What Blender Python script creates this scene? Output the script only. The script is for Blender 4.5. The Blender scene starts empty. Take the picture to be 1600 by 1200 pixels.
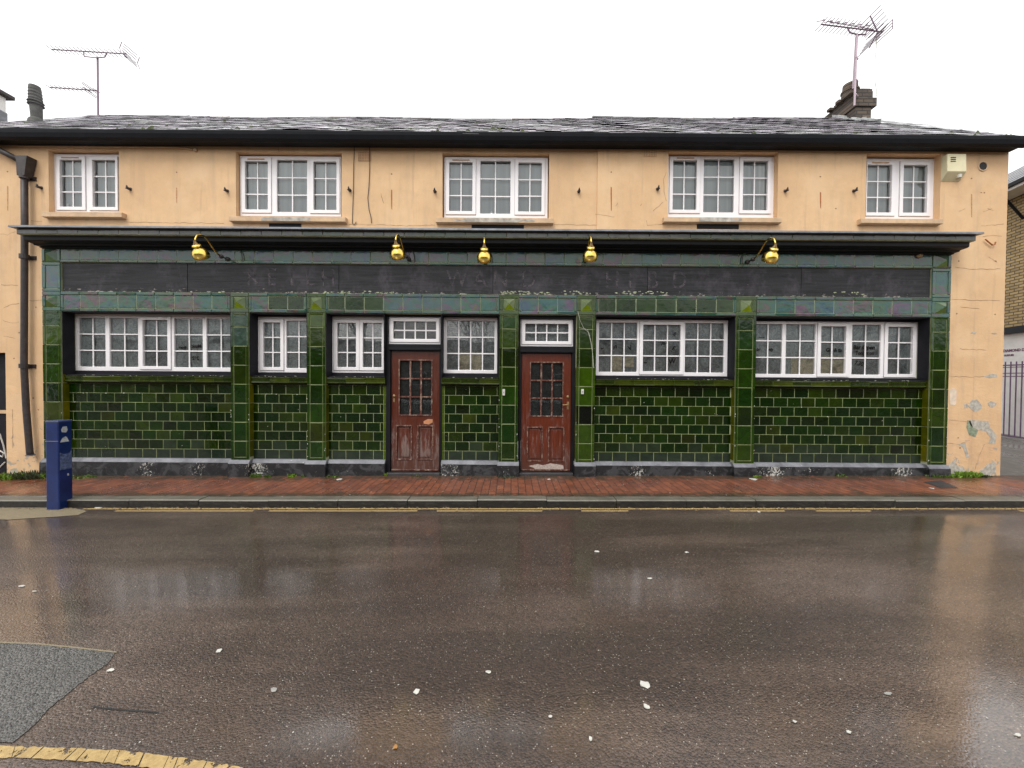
import bpy, bmesh, math, random
from mathutils import Matrix, Vector
random.seed(7)
R = random.random
def U(a, b): return a + (b - a) * random.random()
S = bpy.context.scene
C = S.collection

# ---------------------------------------------------------------- camera
F = 600.0
CY, CH = -6.25, 1.6
PITCH, ROLL = math.radians(0.9), 0.0072
cam_d = bpy.data.cameras.new('camera'); cam = bpy.data.objects.new('camera', cam_d); C.objects.link(cam)
RM = Matrix.Rotation(math.radians(90) - PITCH, 4, 'X') @ Matrix.Rotation(ROLL, 4, 'Z')
cam.matrix_world = Matrix.Translation((0, CY, CH)) @ RM
cam_d.sensor_width = 36; cam_d.lens = 36 * F / 1600; cam_d.clip_start = .05; cam_d.clip_end = 2000
S.camera = cam
def ray(px, py):
    return (RM.to_3x3() @ Vector(((px - 800) / F, -(py - 600) / F, -1)))
def P(px, py, y=0.0):            # measured photo point on the vertical plane Y = y
    d = ray(px, py); t = (y - CY) / d.y
    return (d.x * t, CH + d.z * t)
def X(px, py=540, y=0.0): return P(px, py, y)[0]
def Z(px, py, y=0.0): return P(px, py, y)[1]
SL = 0.0072                        # the street climbs gently to the right
def gz(x): return SL * x
def prof(y):                       # camber: the road falls away towards the near side
    t = max(0.0, -1.75 - y)
    return -.042 * t * t / (t + .35)
def G(px, py, off=0.0):
    d = ray(px, py); o2 = off      # ground: z = SL*x + off (+ camber on the road)
    for _ in range(12):
        t = (o2 - CH) / (d.z - SL * d.x); y = CY + d.y * t
        if off > -.05: break
        o2 = off + prof(y)
    return Vector((d.x * t, y, SL * d.x * t + o2))

# ---------------------------------------------------------------- objects
def tag(o, label=None, cat=None, group=None, kind=None):
    if label: o['label'] = label
    if cat: o['category'] = cat
    if group: o['group'] = group
    if kind: o['kind'] = kind
    return o
def thing(name, label, cat, loc=(0, 0, 0), group=None):
    o = bpy.data.objects.new(name, None); C.objects.link(o); o.location = loc
    o.empty_display_size = .1
    return tag(o, label, cat, group)
class MB:
    def __init__(s): s.v = []; s.f = []; s.c = []
    def face(s, pts, c=(1, 1, 1)):
        n = len(s.v); s.v += [tuple(p) for p in pts]; s.f.append(tuple(range(n, n + len(pts)))); s.c.append(c)
    def box(s, x0, x1, y0, y1, z0, z1, c=(1, 1, 1)):
        n = len(s.v)
        s.v += [(x, y, z) for z in (z0, z1) for y in (y0, y1) for x in (x0, x1)]
        for q in ((0, 2, 3, 1), (4, 5, 7, 6), (0, 1, 5, 4), (2, 6, 7, 3), (0, 4, 6, 2), (1, 3, 7, 5)):
            s.f.append(tuple(n + i for i in q)); s.c.append(c)
    def obox(s, c0, ax, ay, az, col=(1, 1, 1)):   # oriented box: centre and half axes
        c0, ax, ay, az = map(Vector, (c0, ax, ay, az)); n = len(s.v)
        s.v += [tuple(c0 + a * ax + b * ay + c * az) for c in (-1, 1) for b in (-1, 1) for a in (-1, 1)]
        for q in ((0, 2, 3, 1), (4, 5, 7, 6), (0, 1, 5, 4), (2, 6, 7, 3), (0, 4, 6, 2), (1, 3, 7, 5)):
            s.f.append(tuple(n + i for i in q)); s.c.append(col)
    def tube(s, pts, r, n=8, c=(1, 1, 1), caps=True):
        pts = [Vector(p) for p in pts]; m = len(pts)
        rs = r if isinstance(r, (list, tuple)) else [r] * m
        b = len(s.v); up = None
        for i, p in enumerate(pts):
            t = (pts[min(i + 1, m - 1)] - pts[max(i - 1, 0)]).normalized()
            if up is None: up = Vector((0, 0, 1)) if abs(t.z) < .9 else Vector((0, 1, 0))
            a = t.cross(up)
            if a.length < 1e-5: a = t.cross(Vector((1, 0, 0)))
            a.normalize(); bb = a.cross(t).normalized(); up = bb
            for k in range(n):
                w = 2 * math.pi * k / n
                s.v.append(tuple(p + rs[i] * (math.cos(w) * a + math.sin(w) * bb)))
        for i in range(m - 1):
            for k in range(n):
                k2 = (k + 1) % n
                s.f.append((b + i * n + k, b + i * n + k2, b + (i + 1) * n + k2, b + (i + 1) * n + k)); s.c.append(c)
        if caps:
            s.f.append(tuple(b + k for k in range(n))[::-1]); s.c.append(c)
            s.f.append(tuple(b + (m - 1) * n + k for k in range(n))); s.c.append(c)
    def lathe(s, prof, M=Matrix(), n=24, c=(1, 1, 1)):   # prof: (r, z)
        b = len(s.v)
        for r, z in prof:
            for k in range(n):
                w = 2 * math.pi * k / n
                s.v.append(tuple(M @ Vector((r * math.cos(w), r * math.sin(w), z))))
        for i in range(len(prof) - 1):
            for k in range(n):
                k2 = (k + 1) % n
                s.f.append((b + i * n + k, b + i * n + k2, b + (i + 1) * n + k2, b + (i + 1) * n + k)); s.c.append(c)
    def sweepx(s, prof, x0, x1, c=(1, 1, 1)):            # closed profile (y,z) swept along x, capped
        n = len(prof); b = len(s.v)
        s.v += [(x0, y, z) for y, z in prof] + [(x1, y, z) for y, z in prof]
        for i in range(n):
            j = (i + 1) % n
            s.f.append((b + i, b + j, b + n + j, b + n + i)); s.c.append(c)
        s.f.append(tuple(b + i for i in range(n))); s.c.append(c)
        s.f.append(tuple(b + n + i for i in range(n))[::-1]); s.c.append(c)
    def prism(s, poly, y0, y1, c=(1, 1, 1)):             # polygon in (x,z) extruded in y
        n = len(poly); b = len(s.v)
        s.v += [(x, y0, z) for x, z in poly] + [(x, y1, z) for x, z in poly]
        s.f.append(tuple(b + i for i in range(n))); s.c.append(c)
        s.f.append(tuple(b + n + i for i in range(n))[::-1]); s.c.append(c)
        for i in range(n):
            j = (i + 1) % n
            s.f.append((b + i, b + n + i, b + n + j, b + j)); s.c.append(c)
    def plate(s, x0, x1, z0, z1, yf, yb, holes=(), c=(1, 1, 1), grid=None):
        xs = sorted(set([x0, x1] + [min(max(v, x0), x1) for h in holes for v in h[:2]]))
        zs = sorted(set([z0, z1] + [min(max(v, z0), z1) for h in holes for v in h[2:]]))
        nx, nz = len(xs) - 1, len(zs) - 1
        def solid(i, j):
            if i < 0 or j < 0 or i >= nx or j >= nz: return False
            cx, cz = (xs[i] + xs[i + 1]) / 2, (zs[j] + zs[j + 1]) / 2
            return not any(h[0] < cx < h[1] and h[2] < cz < h[3] for h in holes)
        for i in range(nx):
            for j in range(nz):
                if not solid(i, j): continue
                a, b, p, q = xs[i], xs[i + 1], zs[j], zs[j + 1]
                s.face([(a, yf, p), (b, yf, p), (b, yf, q), (a, yf, q)], c)
                s.face([(b, yb, p), (a, yb, p), (a, yb, q), (b, yb, q)], c)
                if not solid(i - 1, j): s.face([(a, yb, p), (a, yf, p), (a, yf, q), (a, yb, q)], c)
                if not solid(i + 1, j): s.face([(b, yf, p), (b, yb, p), (b, yb, q), (b, yf, q)], c)
                if not solid(i, j - 1): s.face([(a, yb, p), (b, yb, p), (b, yf, p), (a, yf, p)], c)
                if not solid(i, j + 1): s.face([(a, yf, q), (b, yf, q), (b, yb, q), (a, yb, q)], c)
    def tile(s, x0, x1, z0, z1, y, c, d=.007, bev=.006, edge=None, tilt=.0012, gap=.0035):
        x0 += gap; x1 -= gap; z0 += gap; z1 -= gap
        if x1 - x0 < .004 or z1 - z0 < .004: return
        bev = min(bev, (x1 - x0) * .3, (z1 - z0) * .3)
        o = [(x0, y, z0), (x1, y, z0), (x1, y, z1), (x0, y, z1)]
        j = [U(-tilt, tilt) for _ in range(2)]
        k = [-j[0] - j[1], j[0] - j[1], j[0] + j[1], -j[0] + j[1]]
        i = [(x0 + bev, y - d + k[0], z0 + bev), (x1 - bev, y - d + k[1], z0 + bev), (x1 - bev, y - d + k[2], z1 - bev), (x0 + bev, y - d + k[3], z1 - bev)]
        n = len(s.v); s.v += o + i
        s.f.append((n + 4, n + 5, n + 6, n + 7)); s.c.append(c)
        e = edge or tuple(min(1, v * 1.7 + .012) for v in c)
        for a in range(4):
            b = (a + 1) % 4
            s.f.append((n + a, n + b, n + 4 + b, n + 4 + a)); s.c.append(e)
    def build(s, name, mat, parent=None, smooth=False, bevel=0, label=None, seg=2):
        me = bpy.data.meshes.new(name); me.from_pydata(s.v, [], s.f)
        if any(c != (1, 1, 1) for c in s.c):
            a = me.attributes.new('tint', 'FLOAT_COLOR', 'FACE')
            for i, c in enumerate(s.c): a.data[i].color = (c[0], c[1], c[2], 1)
        me.materials.append(mat)
        if smooth:
            me.polygons.foreach_set('use_smooth', [True] * len(me.polygons))
        me.update()
        o = bpy.data.objects.new(name, me); C.objects.link(o)
        if bevel:
            bm = bmesh.new(); bm.from_mesh(me); bmesh.ops.remove_doubles(bm, verts=bm.verts, dist=1e-5)
            bmesh.ops.recalc_face_normals(bm, faces=bm.faces); bm.to_mesh(me); bm.free()
            b = o.modifiers.new('bevel', 'BEVEL'); b.width = bevel; b.segments = seg; b.limit_method = 'ANGLE'; b.angle_limit = math.radians(40)
        if parent:
            o.parent = parent
            root = parent
            while root.parent: root = root.parent
            o.matrix_parent_inverse = Matrix.Translation(-Vector(root.location)) if parent == root else Matrix()
        if label: o['label'] = label
        return o
def text(name, body, parent, mat, x, y, z, size, mirror=False, extrude=.0008, shear=0, rot=0, sx=1, sp=1):
    cu = bpy.data.curves.new(name, 'FONT'); cu.body = body; cu.size = size; cu.extrude = extrude; cu.shear = shear; cu.space_character = sp
    cu.align_x = 'CENTER'; cu.align_y = 'CENTER'; cu.materials.append(mat)
    o = bpy.data.objects.new(name, cu); C.objects.link(o); o.parent = parent
    o.rotation_euler = (math.radians(90), rot, 0); o.location = (x, y, z); o.scale = (-sx if mirror else sx, 1, 1)
    return o

# ---------------------------------------------------------------- materials
class N:
    def __init__(s, name):
        s.m = bpy.data.materials.new(name); s.m.use_nodes = True; s.t = s.m.node_tree; s.n = s.t.nodes
        s.b = s.n['Principled BSDF']; s.out = s.n['Material Output']
        s.co = s.n.new('ShaderNodeTexCoord').outputs['Object']
    def L(s, a, b): s.t.links.new(a, b)
    def put(s, sock, v):
        if hasattr(v, 'links'): s.L(v, sock)
        else: sock.default_value = v
    def map(s, scale=(1, 1, 1), rot=(0, 0, 0), loc=(0, 0, 0), src=None):
        m = s.n.new('ShaderNodeMapping'); m.inputs['Scale'].default_value = scale; m.inputs['Rotation'].default_value = rot; m.inputs['Location'].default_value = loc
        s.L(src or s.co, m.inputs[0]); return m.outputs[0]
    def noise(s, sc, det=4, rough=.55, src=None, dist=0, col=False):
        n = s.n.new('ShaderNodeTexNoise'); n.inputs['Scale'].default_value = sc; n.inputs['Detail'].default_value = det
        n.inputs['Roughness'].default_value = rough; n.inputs['Distortion'].default_value = dist
        s.L(src or s.co, n.inputs['Vector']); return n.outputs['Color' if col else 'Fac']
    def vor(s, sc, src=None, out='Distance', feat='F1', rnd=1):
        n = s.n.new('ShaderNodeTexVoronoi'); n.feature = feat; n.inputs['Scale'].default_value = sc; n.inputs['Randomness'].default_value = rnd
        s.L(src or s.co, n.inputs['Vector']); return n.outputs[out]
    def ramp(s, f, stops, mode='LINEAR'):
        r = s.n.new('ShaderNodeValToRGB'); r.color_ramp.interpolation = mode; e = r.color_ramp.elements
        while len(e) < len(stops): e.new(.5)
        for i, (p, c) in enumerate(stops):
            e[i].position = p; e[i].color = (c, c, c, 1) if isinstance(c, (int, float)) else (*c, 1)
        s.L(f, r.inputs[0]); return r.outputs[0]
    def mix(s, f, a, b, mode='MIX'):
        m = s.n.new('ShaderNodeMix'); m.data_type = 'RGBA'; m.blend_type = mode
        s.put(m.inputs[0], f); s.put(m.inputs[6], a if hasattr(a, 'links') else (*a, 1)); s.put(m.inputs[7], b if hasattr(b, 'links') else (*b, 1)); return m.outputs[2]
    def math(s, op, a, b=0.0, clamp=False):
        m = s.n.new('ShaderNodeMath'); m.operation = op; m.use_clamp = clamp; s.put(m.inputs[0], a); s.put(m.inputs[1], b); return m.outputs[0]
    def attr(s, n='tint'):
        a = s.n.new('ShaderNodeAttribute'); a.attribute_name = n; return a.outputs['Color']
    def sep(s, src=None):
        x = s.n.new('ShaderNodeSeparateXYZ'); s.L(src or s.co, x.inputs[0]); return x.outputs
    def bump(s, h, strength=.3, dist=.01, prev=None):
        b = s.n.new('ShaderNodeBump'); b.inputs['Strength'].default_value = strength; b.inputs['Distance'].default_value = dist
        s.L(h, b.inputs['Height'])
        if prev: s.L(prev, b.inputs['Normal'])
        return b.outputs[0]
    def fin(s, col=None, rough=.6, normal=None, metal=0, spec=.5, alpha=None, coat=0, coat_rough=.05):
        if col is not None: s.put(s.b.inputs['Base Color'], col if hasattr(col, 'links') else (*col, 1))
        s.put(s.b.inputs['Roughness'], rough); s.put(s.b.inputs['Metallic'], metal); s.put(s.b.inputs['Specular IOR Level'], spec)
        if normal: s.L(normal, s.b.inputs['Normal'])
        if alpha is not None: s.put(s.b.inputs['Alpha'], alpha)
        if coat: s.put(s.b.inputs['Coat Weight'], coat); s.put(s.b.inputs['Coat Roughness'], coat_rough)
        return s.m
M = {}
def plain(name, col, rough=.6, metal=0, var=.25, sc=6, bmp=.15, bsc=60, spec=.5):
    n = N(name); f = n.noise(sc, 5, .6)
    c = n.mix(n.ramp(f, [(.3, 0), (.7, 1)]), tuple(v * (1 - var) for v in col), tuple(min(1, v * (1 + var)) for v in col))
    M[name] = n.fin(c, rough, n.bump(n.noise(bsc, 4), bmp, .004), metal, spec); return M[name]

# glazed tile: face colour from the tile, glaze pooling and fine crazing as noise
def tilemat(name, sheen=False):
    n = N(name); t = n.attr()
    f = n.noise(7, 5, .6, dist=.6); f2 = n.noise(2.2, 3, .5)
    c = n.mix(n.ramp(f, [(.32, 0), (.68, 1)]), t, n.mix(1, t, (1.9, 1.75, 1.6), 'MULTIPLY'))
    if sheen:
        h = n.ramp(n.noise(3.4, 3, .6, n.map((1, 1, 1.6)), 1.2), [(.28, (.012, .030, .10)), (.42, (.008, .085, .080)), (.52, (.015, .085, .035)), (.62, (.085, .030, .085)), (.74, (.10, .07, .015))])
        c = n.mix(.65, c, h)
    else:
        c = n.mix(n.ramp(f2, [(.4, 0), (.7, .45)]), c, n.mix(1, t, (.45, .6, .4), 'MULTIPLY'))
    grime = n.ramp(n.noise(38, 6, .7), [(.66, 0), (.74, .35)])
    c = n.mix(grime, c, (.16, .18, .13))
    nb = n.bump(n.noise(9, 3, .5), .22, .02)
    nb = n.bump(n.noise(120, 2), .05, .002, nb)
    rg = n.ramp(n.noise(14, 5, .65), [(.3, .05), (.8, .18 if not sheen else .30)])
    M[name] = n.fin(c, rg, nb, spec=.4 if not sheen else .55)
tilemat('glazed_tile'); tilemat('lustre_tile', True)
plain('grout', (.34, .36, .22), .8, var=.35)
plain('pale_grout', (.36, .39, .24), .8, var=.35)

def plaster():
    n = N('plaster')
    f = n.noise(.9, 6, .62); g = n.noise(4.5, 7, .7)
    c = n.mix(n.ramp(f, [(.3, 0), (.7, 1)]), (.60, .385, .21), (.74, .495, .28))
    c = n.mix(n.ramp(g, [(.45, 0), (.8, .5)]), c, (.52, .345, .21))
    st = n.noise(5, 5, .6, n.map((1, 1, .12)))
    c = n.mix(n.ramp(st, [(.52, 0), (.75, .4)]), c, (.44, .32, .21))
    run = n.noise(7, 6, .7, n.map((1, 1, .06), loc=(2, 0, 7)))
    c = n.mix(n.ramp(run, [(.55, 0), (.70, .45)]), c, (.40, .27, .17))
    c = n.mix(n.ramp(n.noise(1.7, 4, .55, n.map((1, 1, 1), loc=(8, 1, 2))), [(.5, 0), (.68, .5)]), c, (.75, .53, .32))
    # peeling low on the wall where damp lifts the paint
    zz = n.sep()[2]
    low = n.math('SUBTRACT', 1.0, n.math('DIVIDE', zz, 1.35), True)
    pn = n.noise(9, 8, .72, dist=.6)
    pm = n.math('GREATER_THAN', n.math('ADD', pn, n.math('MULTIPLY', low, .20)), .735)
    c = n.mix(pm, c, n.mix(n.noise(30, 4), (.28, .25, .20), (.46, .42, .34)))
    lowr = n.math('SUBTRACT', 1.0, n.math('DIVIDE', zz, 3.4), True)
    h = n.math('ADD', n.math('MULTIPLY', n.math('MULTIPLY', n.noise(6.5, 7, .7, n.map((1, 1, 1.5)), 1.0), 2.2), lowr), n.math('ADD', n.noise(2.5, 6, .6), n.math('MULTIPLY', n.noise(55, 5, .7), .25)))
    h = n.math('SUBTRACT', h, n.math('MULTIPLY', pm, .25))
    M['plaster'] = n.fin(c, .75, n.bump(h, .45, .012), spec=.3)
plaster()
plain('cement', (.40, .375, .32), .85, var=.35, sc=20, bmp=.6, bsc=70)
plain('green_cement', (.22, .26, .18), .85, var=.4, sc=25, bmp=.6)
plain('rust', (.35, .12, .035), .85, var=.3, sc=30)
plain('faint_rust', (.46, .25, .12), .85, var=.3, sc=30)
plain('crack_dark', (.24, .14, .075), .9)
plain('sill_stone', (.56, .39, .24), .75, var=.2, bmp=.4)
plain('worn_sill', (.40, .37, .32), .85, var=.4, sc=12, bmp=.6, bsc=40)
plain('black_paint', (.006, .006, .008), .5, var=.4, sc=8, bmp=.3, spec=.2)
plain('grey_black_timber', (.010, .0095, .013), .6, var=.4, sc=6, bmp=.4, spec=.2)
plain('eaves_paint', (.005, .006, .009), .5, spec=.2, var=.4, sc=5, bmp=.4, bsc=25)
plain('lead', (.16, .17, .19), .45, var=.35, sc=8, bmp=.35)
plain('upvc', (.82, .79, .795), .3, var=.03, sc=3, bmp=.05)
plain('upvc_seal', (.38, .36, .36), .6)  # grey strip round each opening sash
plain('iron_pipe', (.030, .022, .022), .5, var=.5, sc=14, bmp=.5)
plain('brass', (.78, .56, .13), .20, 1, var=.25, sc=14, bmp=.12, bsc=30)
plain('dull_brass', (.30, .20, .10), .45, .8, var=.3)
plain('shade_inside', (.08, .05, .015), .6)
plain('aerial_metal', (.20, .13, .17), .5, .3, var=.2)
plain('mast_metal', (.42, .33, .37), .5, .3, var=.15)
plain('pot_clay', (.075, .075, .07), .8, var=.35, sc=9, bmp=.5)
plain('mortar_lead', (.33, .34, .33), .7, var=.4, sc=15, bmp=.7)
plain('alarm_cream', (.66, .60, .38), .5, var=.08)
plain('dark_slot', (.02, .02, .02), .8)
plain('vent_clay', (.50, .30, .16), .8, var=.2)
plain('white_paint', (.75, .75, .74), .5, var=.08)
plain('cable_dark', (.05, .045, .04), .6)
plain('cable_pale', (.45, .46, .38), .6)
plain('litter_white', (.55, .54, .49), .6, var=.1)
plain('litter_grey', (.30, .29, .27), .7)
plain('litter_brown', (.34, .17, .05), .7)
plain('litter_red', (.5, .05, .03), .6)
plain('weed_green', (.07, .13, .015), .6, var=.5, sc=12)
plain('weed_bright', (.14, .24, .02), .6, var=.4, sc=12)
plain('weed_dark', (.05, .065, .025), .7, var=.4, sc=12)
plain('moss', (.05, .06, .02), .95, var=.5, sc=30, bmp=.7)
plain('bark', (.05, .04, .03), .9)
plain('purple_iron', (.10, .05, .11), .45, var=.2)
plain('sign_purple', (.13, .04, .10), .6)
plain('marker_ink', (.015, .015, .018), .7)
plain('drain_iron', (.035, .032, .035), .5, var=.4, bmp=.5)
plain('blue_paint', (.005, .018, .095), .3, var=.3, sc=5, bmp=.25, bsc=35)
plain('sticker', (.42, .44, .46), .6, var=.3, sc=40)
plain('dirty_sticker', (.07, .10, .20), .5, var=.8, sc=30)

def board():                      # old black sign board, sanded and flaking along the foot
    n = N('sign_board')
    s1 = n.noise(3, 7, .65, n.map((.5, 1, 7)))
    c = n.mix(n.ramp(s1, [(.35, 0), (.7, 1)]), (.010, .010, .012), (.033, .032, .036))
    x, y, z = n.sep()
    pal = n.ramp(n.noise(2.2, 8, .75, n.map((1, 1, .8), loc=(4, 0, 0))), [(.50, 0), (.66, .6)])
    c = n.mix(pal, c, (.082, .074, .084))
    foot = n.math('SUBTRACT', 1.0, n.math('DIVIDE', n.math('SUBTRACT', z, 2.95), .10), True)
    fl = n.noise(9, 8, .75, n.map((1, 1, 2.2)))
    fm = n.math('GREATER_THAN', n.math('ADD', fl, n.math('MULTIPLY', foot, .16)), .70)
    c = n.mix(fm, c, n.mix(n.noise(50, 3), (.03, .028, .03), (.62, .56, .50)))
    h = n.math('SUBTRACT', n.math('ADD', s1, n.math('MULTIPLY', n.noise(40, 4), .2)), n.math('MULTIPLY', fm, .4))
    M['sign_board'] = n.fin(c, .6, n.bump(h, .6, .010), spec=.3)
    n = N('ghost_letter')
    c = n.mix(n.noise(5, 5), (.08, .07, .085), (.22, .19, .21))
    a = n.ramp(n.noise(8, 7, .75, n.map((1, 1, .5))), [(.42, 0), (.66, .62)])
    M['ghost_letter'] = n.fin(c, .6, alpha=a)
board()
def plinth():
    n = N('plinth_paint')
    a = n.noise(5, 7, .7, dist=.8)
    c = n.mix(n.ramp(a, [(.48, 0), (.56, 1)]), (.004, .004, .005), (.036, .036, .039))
    b = n.noise(34, 7, .75, n.map((1, 1, .9)))
    clump = n.noise(1.3, 2, .5, n.map((1, 1, .2), loc=(2.3, 0, 0)))
    w = n.math('GREATER_THAN', n.math('ADD', b, n.math('MULTIPLY', n.math('SUBTRACT', clump, .5), .8)), .65)
    c = n.mix(w, c, (.46, .45, .41))
    M['plinth_paint'] = n.fin(c, .5, n.bump(n.math('SUBTRACT', n.math('ADD', a, n.math('MULTIPLY', n.noise(60, 4), .3)), n.math('MULTIPLY', w, .3)), .7, .01))
    n = N('plinth_top')
    b = n.noise(20, 7, .75)
    c = n.mix(n.ramp(n.noise(4, 6, .7), [(.35, 0), (.7, 1)]), (.09, .092, .105), (.22, .225, .245))
    c = n.mix(n.math('GREATER_THAN', b, .66), c, (.60, .59, .54))
    M['plinth_top'] = n.fin(c, .5, n.bump(b, .5, .01))
plinth()
def wood(name, red, worn):
    n = N(name); gr = n.map((9, 9, .9))
    g = n.noise(6, 8, .7, gr)
    c = n.mix(n.ramp(g, [(.3, 0), (.7, 1)]), tuple(v * .6 for v in red), tuple(v * 1.35 for v in red))
    w1 = n.noise(4, 9, .78, n.map((5, 5, .7), loc=(1.7, 0, 0)))
    x, y, z = n.sep()
    low = n.math('SUBTRACT', 1.0, n.math('DIVIDE', n.math('ABSOLUTE', n.math('SUBTRACT', z, .35)), .75), True)
    m = n.math('ADD', w1, n.math('MULTIPLY', low, worn))
    c = n.mix(n.ramp(m, [(.62, 0), (.72, .8)]), c, n.mix(g, (.10, .065, .055), (.30, .22, .19)))
    dark = n.math('SUBTRACT', 1.0, n.math('DIVIDE', n.math('SUBTRACT', z, .05), .45), True)
    c = n.mix(n.math('MULTIPLY', dark, .55), c, (.075, .045, .035))
    M[name] = n.fin(c, n.ramp(m, [(.5, .28), (.7, .7)]), n.bump(n.math('ADD', g, n.math('MULTIPLY', m, .4)), .4, .006))
wood('door_wood', (.078, .013, .003), .18); wood('door_wood_bright', (.105, .016, .003), .09)
n = N('door_edge'); e = n.noise(18, 7, .75, n.map((1, 1, .6)))
M['door_edge'] = n.fin(n.mix(n.ramp(e, [(.48, 0), (.68, 1)]), (.075, .016, .008), (.34, .24, .18)), .6, n.bump(e, .5, .004))

def glass(name, refl):           # thin double glazing
    n = N(name); n.n.remove(n.b)
    tr = n.n.new('ShaderNodeBsdfTransparent'); tr.inputs[0].default_value = (.86, .90, .89, 1)
    gl = n.n.new('ShaderNodeBsdfGlossy'); gl.inputs['Roughness'].default_value = .015
    n.L(n.bump(n.noise(1.6, 2, .5), .12, .02), gl.inputs['Normal'])
    fr = n.n.new('ShaderNodeFresnel'); fr.inputs['IOR'].default_value = 1.45
    mx = n.n.new('ShaderNodeMixShader'); n.L(n.math('ADD', n.math('MULTIPLY', fr.outputs[0], 1.6), refl, True), mx.inputs[0])
    n.L(tr.outputs[0], mx.inputs[1]); n.L(gl.outputs[0], mx.inputs[2]); n.L(mx.outputs[0], n.out.inputs[0]); M[name] = n.m
glass('window_glass', .03); glass('dark_glass', .0)
def sheet(name, a, b, brown=0):   # crumpled sheeting hung inside the glass
    n = N(name); w = n.noise(3.2, 8, .72, n.map((1.2, 1, .8)), 1.3); v = n.noise(7, 6, .7, dist=2.2)
    c = n.mix(n.ramp(w, [(.33, 0), (.66, 1)]), a, b)
    c = n.mix(n.ramp(v, [(.46, 0), (.50, .5), (.54, 0)]), c, tuple(k * 2.0 for k in b))
    c = n.mix(n.ramp(n.noise(2.1, 5, .7, n.map((1, 1, 1), loc=(9, 0, 3)), 1), [(.52, 0), (.66, .75)]), c, tuple(k * .35 for k in a))
    M[name] = n.fin(c, .7, n.bump(v, .6, .03))
sheet('grey_sheeting', (.30, .32, .325), (.52, .54, .54)); sheet('dark_sheeting', (.17, .175, .18), (.40, .41, .41)); sheet('card_sheeting', (.55, .45, .31), (.75, .64, .48))
sheet('pane_dark', (.022, .026, .028), (.06, .065, .065))
n = N('net_curtain'); w = n.noise(9, 3, .5, n.map((1.6, 1, .05)))
M['net_curtain'] = n.fin(n.mix(n.ramp(w, [(.35, 0), (.65, 1)]), (.40, .42, .43), (.52, .545, .55)), .8)
n = N('white_curtain'); w = n.noise(16, 3, .5, n.map((1.6, 1, .05)))
M['white_curtain'] = n.fin(n.mix(n.ramp(w, [(.35, 0), (.65, 1)]), (.45, .46, .46), (.7, .7, .69)), .8)

n = N('slate'); t = n.attr(); g = n.noise(6, 6, .65)
c = n.mix(n.ramp(g, [(.35, 0), (.7, 1)]), t, n.mix(1, t, (1.5, 1.45, 1.5), 'MULTIPLY'))
c = n.mix(n.ramp(n.noise(13, 7, .75), [(.60, 0), (.70, .7)]), c, (.09, .10, .07))
M['slate'] = n.fin(c, n.ramp(n.noise(4, 5, .6), [(.3, .10), (.7, .30)]), n.bump(n.noise(35, 5, .65), .12, .004), spec=1)

def brickmat(name, a, b, mort, rot=(math.radians(90), 0, 0), w=.225, h=.075, rough=.85, off=.5, mp=None, ms=.012, wet=False):
    n = N(name); br = n.n.new('ShaderNodeTexBrick')
    br.inputs['Scale'].default_value = 1; br.inputs['Brick Width'].default_value = w; br.inputs['Row Height'].default_value = h
    br.inputs['Mortar Size'].default_value = ms; br.inputs['Mortar Smooth'].default_value = .2; br.offset = off
    br.inputs['Color1'].default_value = (*a, 1); br.inputs['Color2'].default_value = (*b, 1); br.inputs['Mortar'].default_value = (*mort, 1)
    v = n.map((1, 1, 1), rot); w_ = n.n.new('ShaderNodeVectorMath'); w_.operation = 'ADD'; n.L(v, w_.inputs[0])
    dm = n.n.new('ShaderNodeVectorMath'); dm.operation = 'SCALE'; n.L(n.noise(4, 3, .5, col=True), dm.inputs[0]); dm.inputs['Scale'].default_value = .006
    n.L(dm.outputs[0], w_.inputs[1]); n.L(w_.outputs[0], br.inputs['Vector'])
    c = n.mix(n.ramp(n.noise(1.6, 6, .7), [(.4, 0), (.72, .6)]), br.outputs['Color'], n.mix(1, br.outputs['Color'], (.45, .42, .42), 'MULTIPLY'))
    c = n.mix(n.ramp(n.noise(45, 5, .7), [(.45, 0), (.8, .4)]), c, n.mix(1, c, (1.6, 1.5, 1.45), 'MULTIPLY'))
    if wet:                        # irregular darker brown band along wall and kerb
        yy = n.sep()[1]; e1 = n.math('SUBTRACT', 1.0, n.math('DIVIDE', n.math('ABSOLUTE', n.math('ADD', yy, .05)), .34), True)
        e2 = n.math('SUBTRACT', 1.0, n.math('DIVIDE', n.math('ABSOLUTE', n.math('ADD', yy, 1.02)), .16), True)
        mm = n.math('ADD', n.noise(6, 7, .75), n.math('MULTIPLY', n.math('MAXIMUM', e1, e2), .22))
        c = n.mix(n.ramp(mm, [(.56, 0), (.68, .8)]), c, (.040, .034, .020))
    hgt = n.math('ADD', n.math('MULTIPLY', br.outputs['Fac'], -1.0), n.math('MULTIPLY', n.noise(60, 5), .35))
    rg = n.ramp(n.noise(1.1, 5, .6), [(.35, .16), (.65, .5)]) if wet else rough
    M[name] = n.fin(c, rg, n.bump(hgt, .5, .006))
brickmat('yellow_brick', (.50, .37, .17), (.34, .25, .12), (.10, .075, .05), (math.radians(90), 0, math.radians(0)))
brickmat('stock_brick', (.13, .095, .065), (.07, .055, .045), (.04, .035, .03))
brickmat('red_brick', (.20, .09, .06), (.13, .06, .045), (.16, .15, .13))
brickmat('brick_paving', (.255, .088, .045), (.165, .060, .036), (.035, .025, .02), (0, 0, math.radians(90)), w=.215, h=.105, ms=.005, wet=True)

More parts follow.
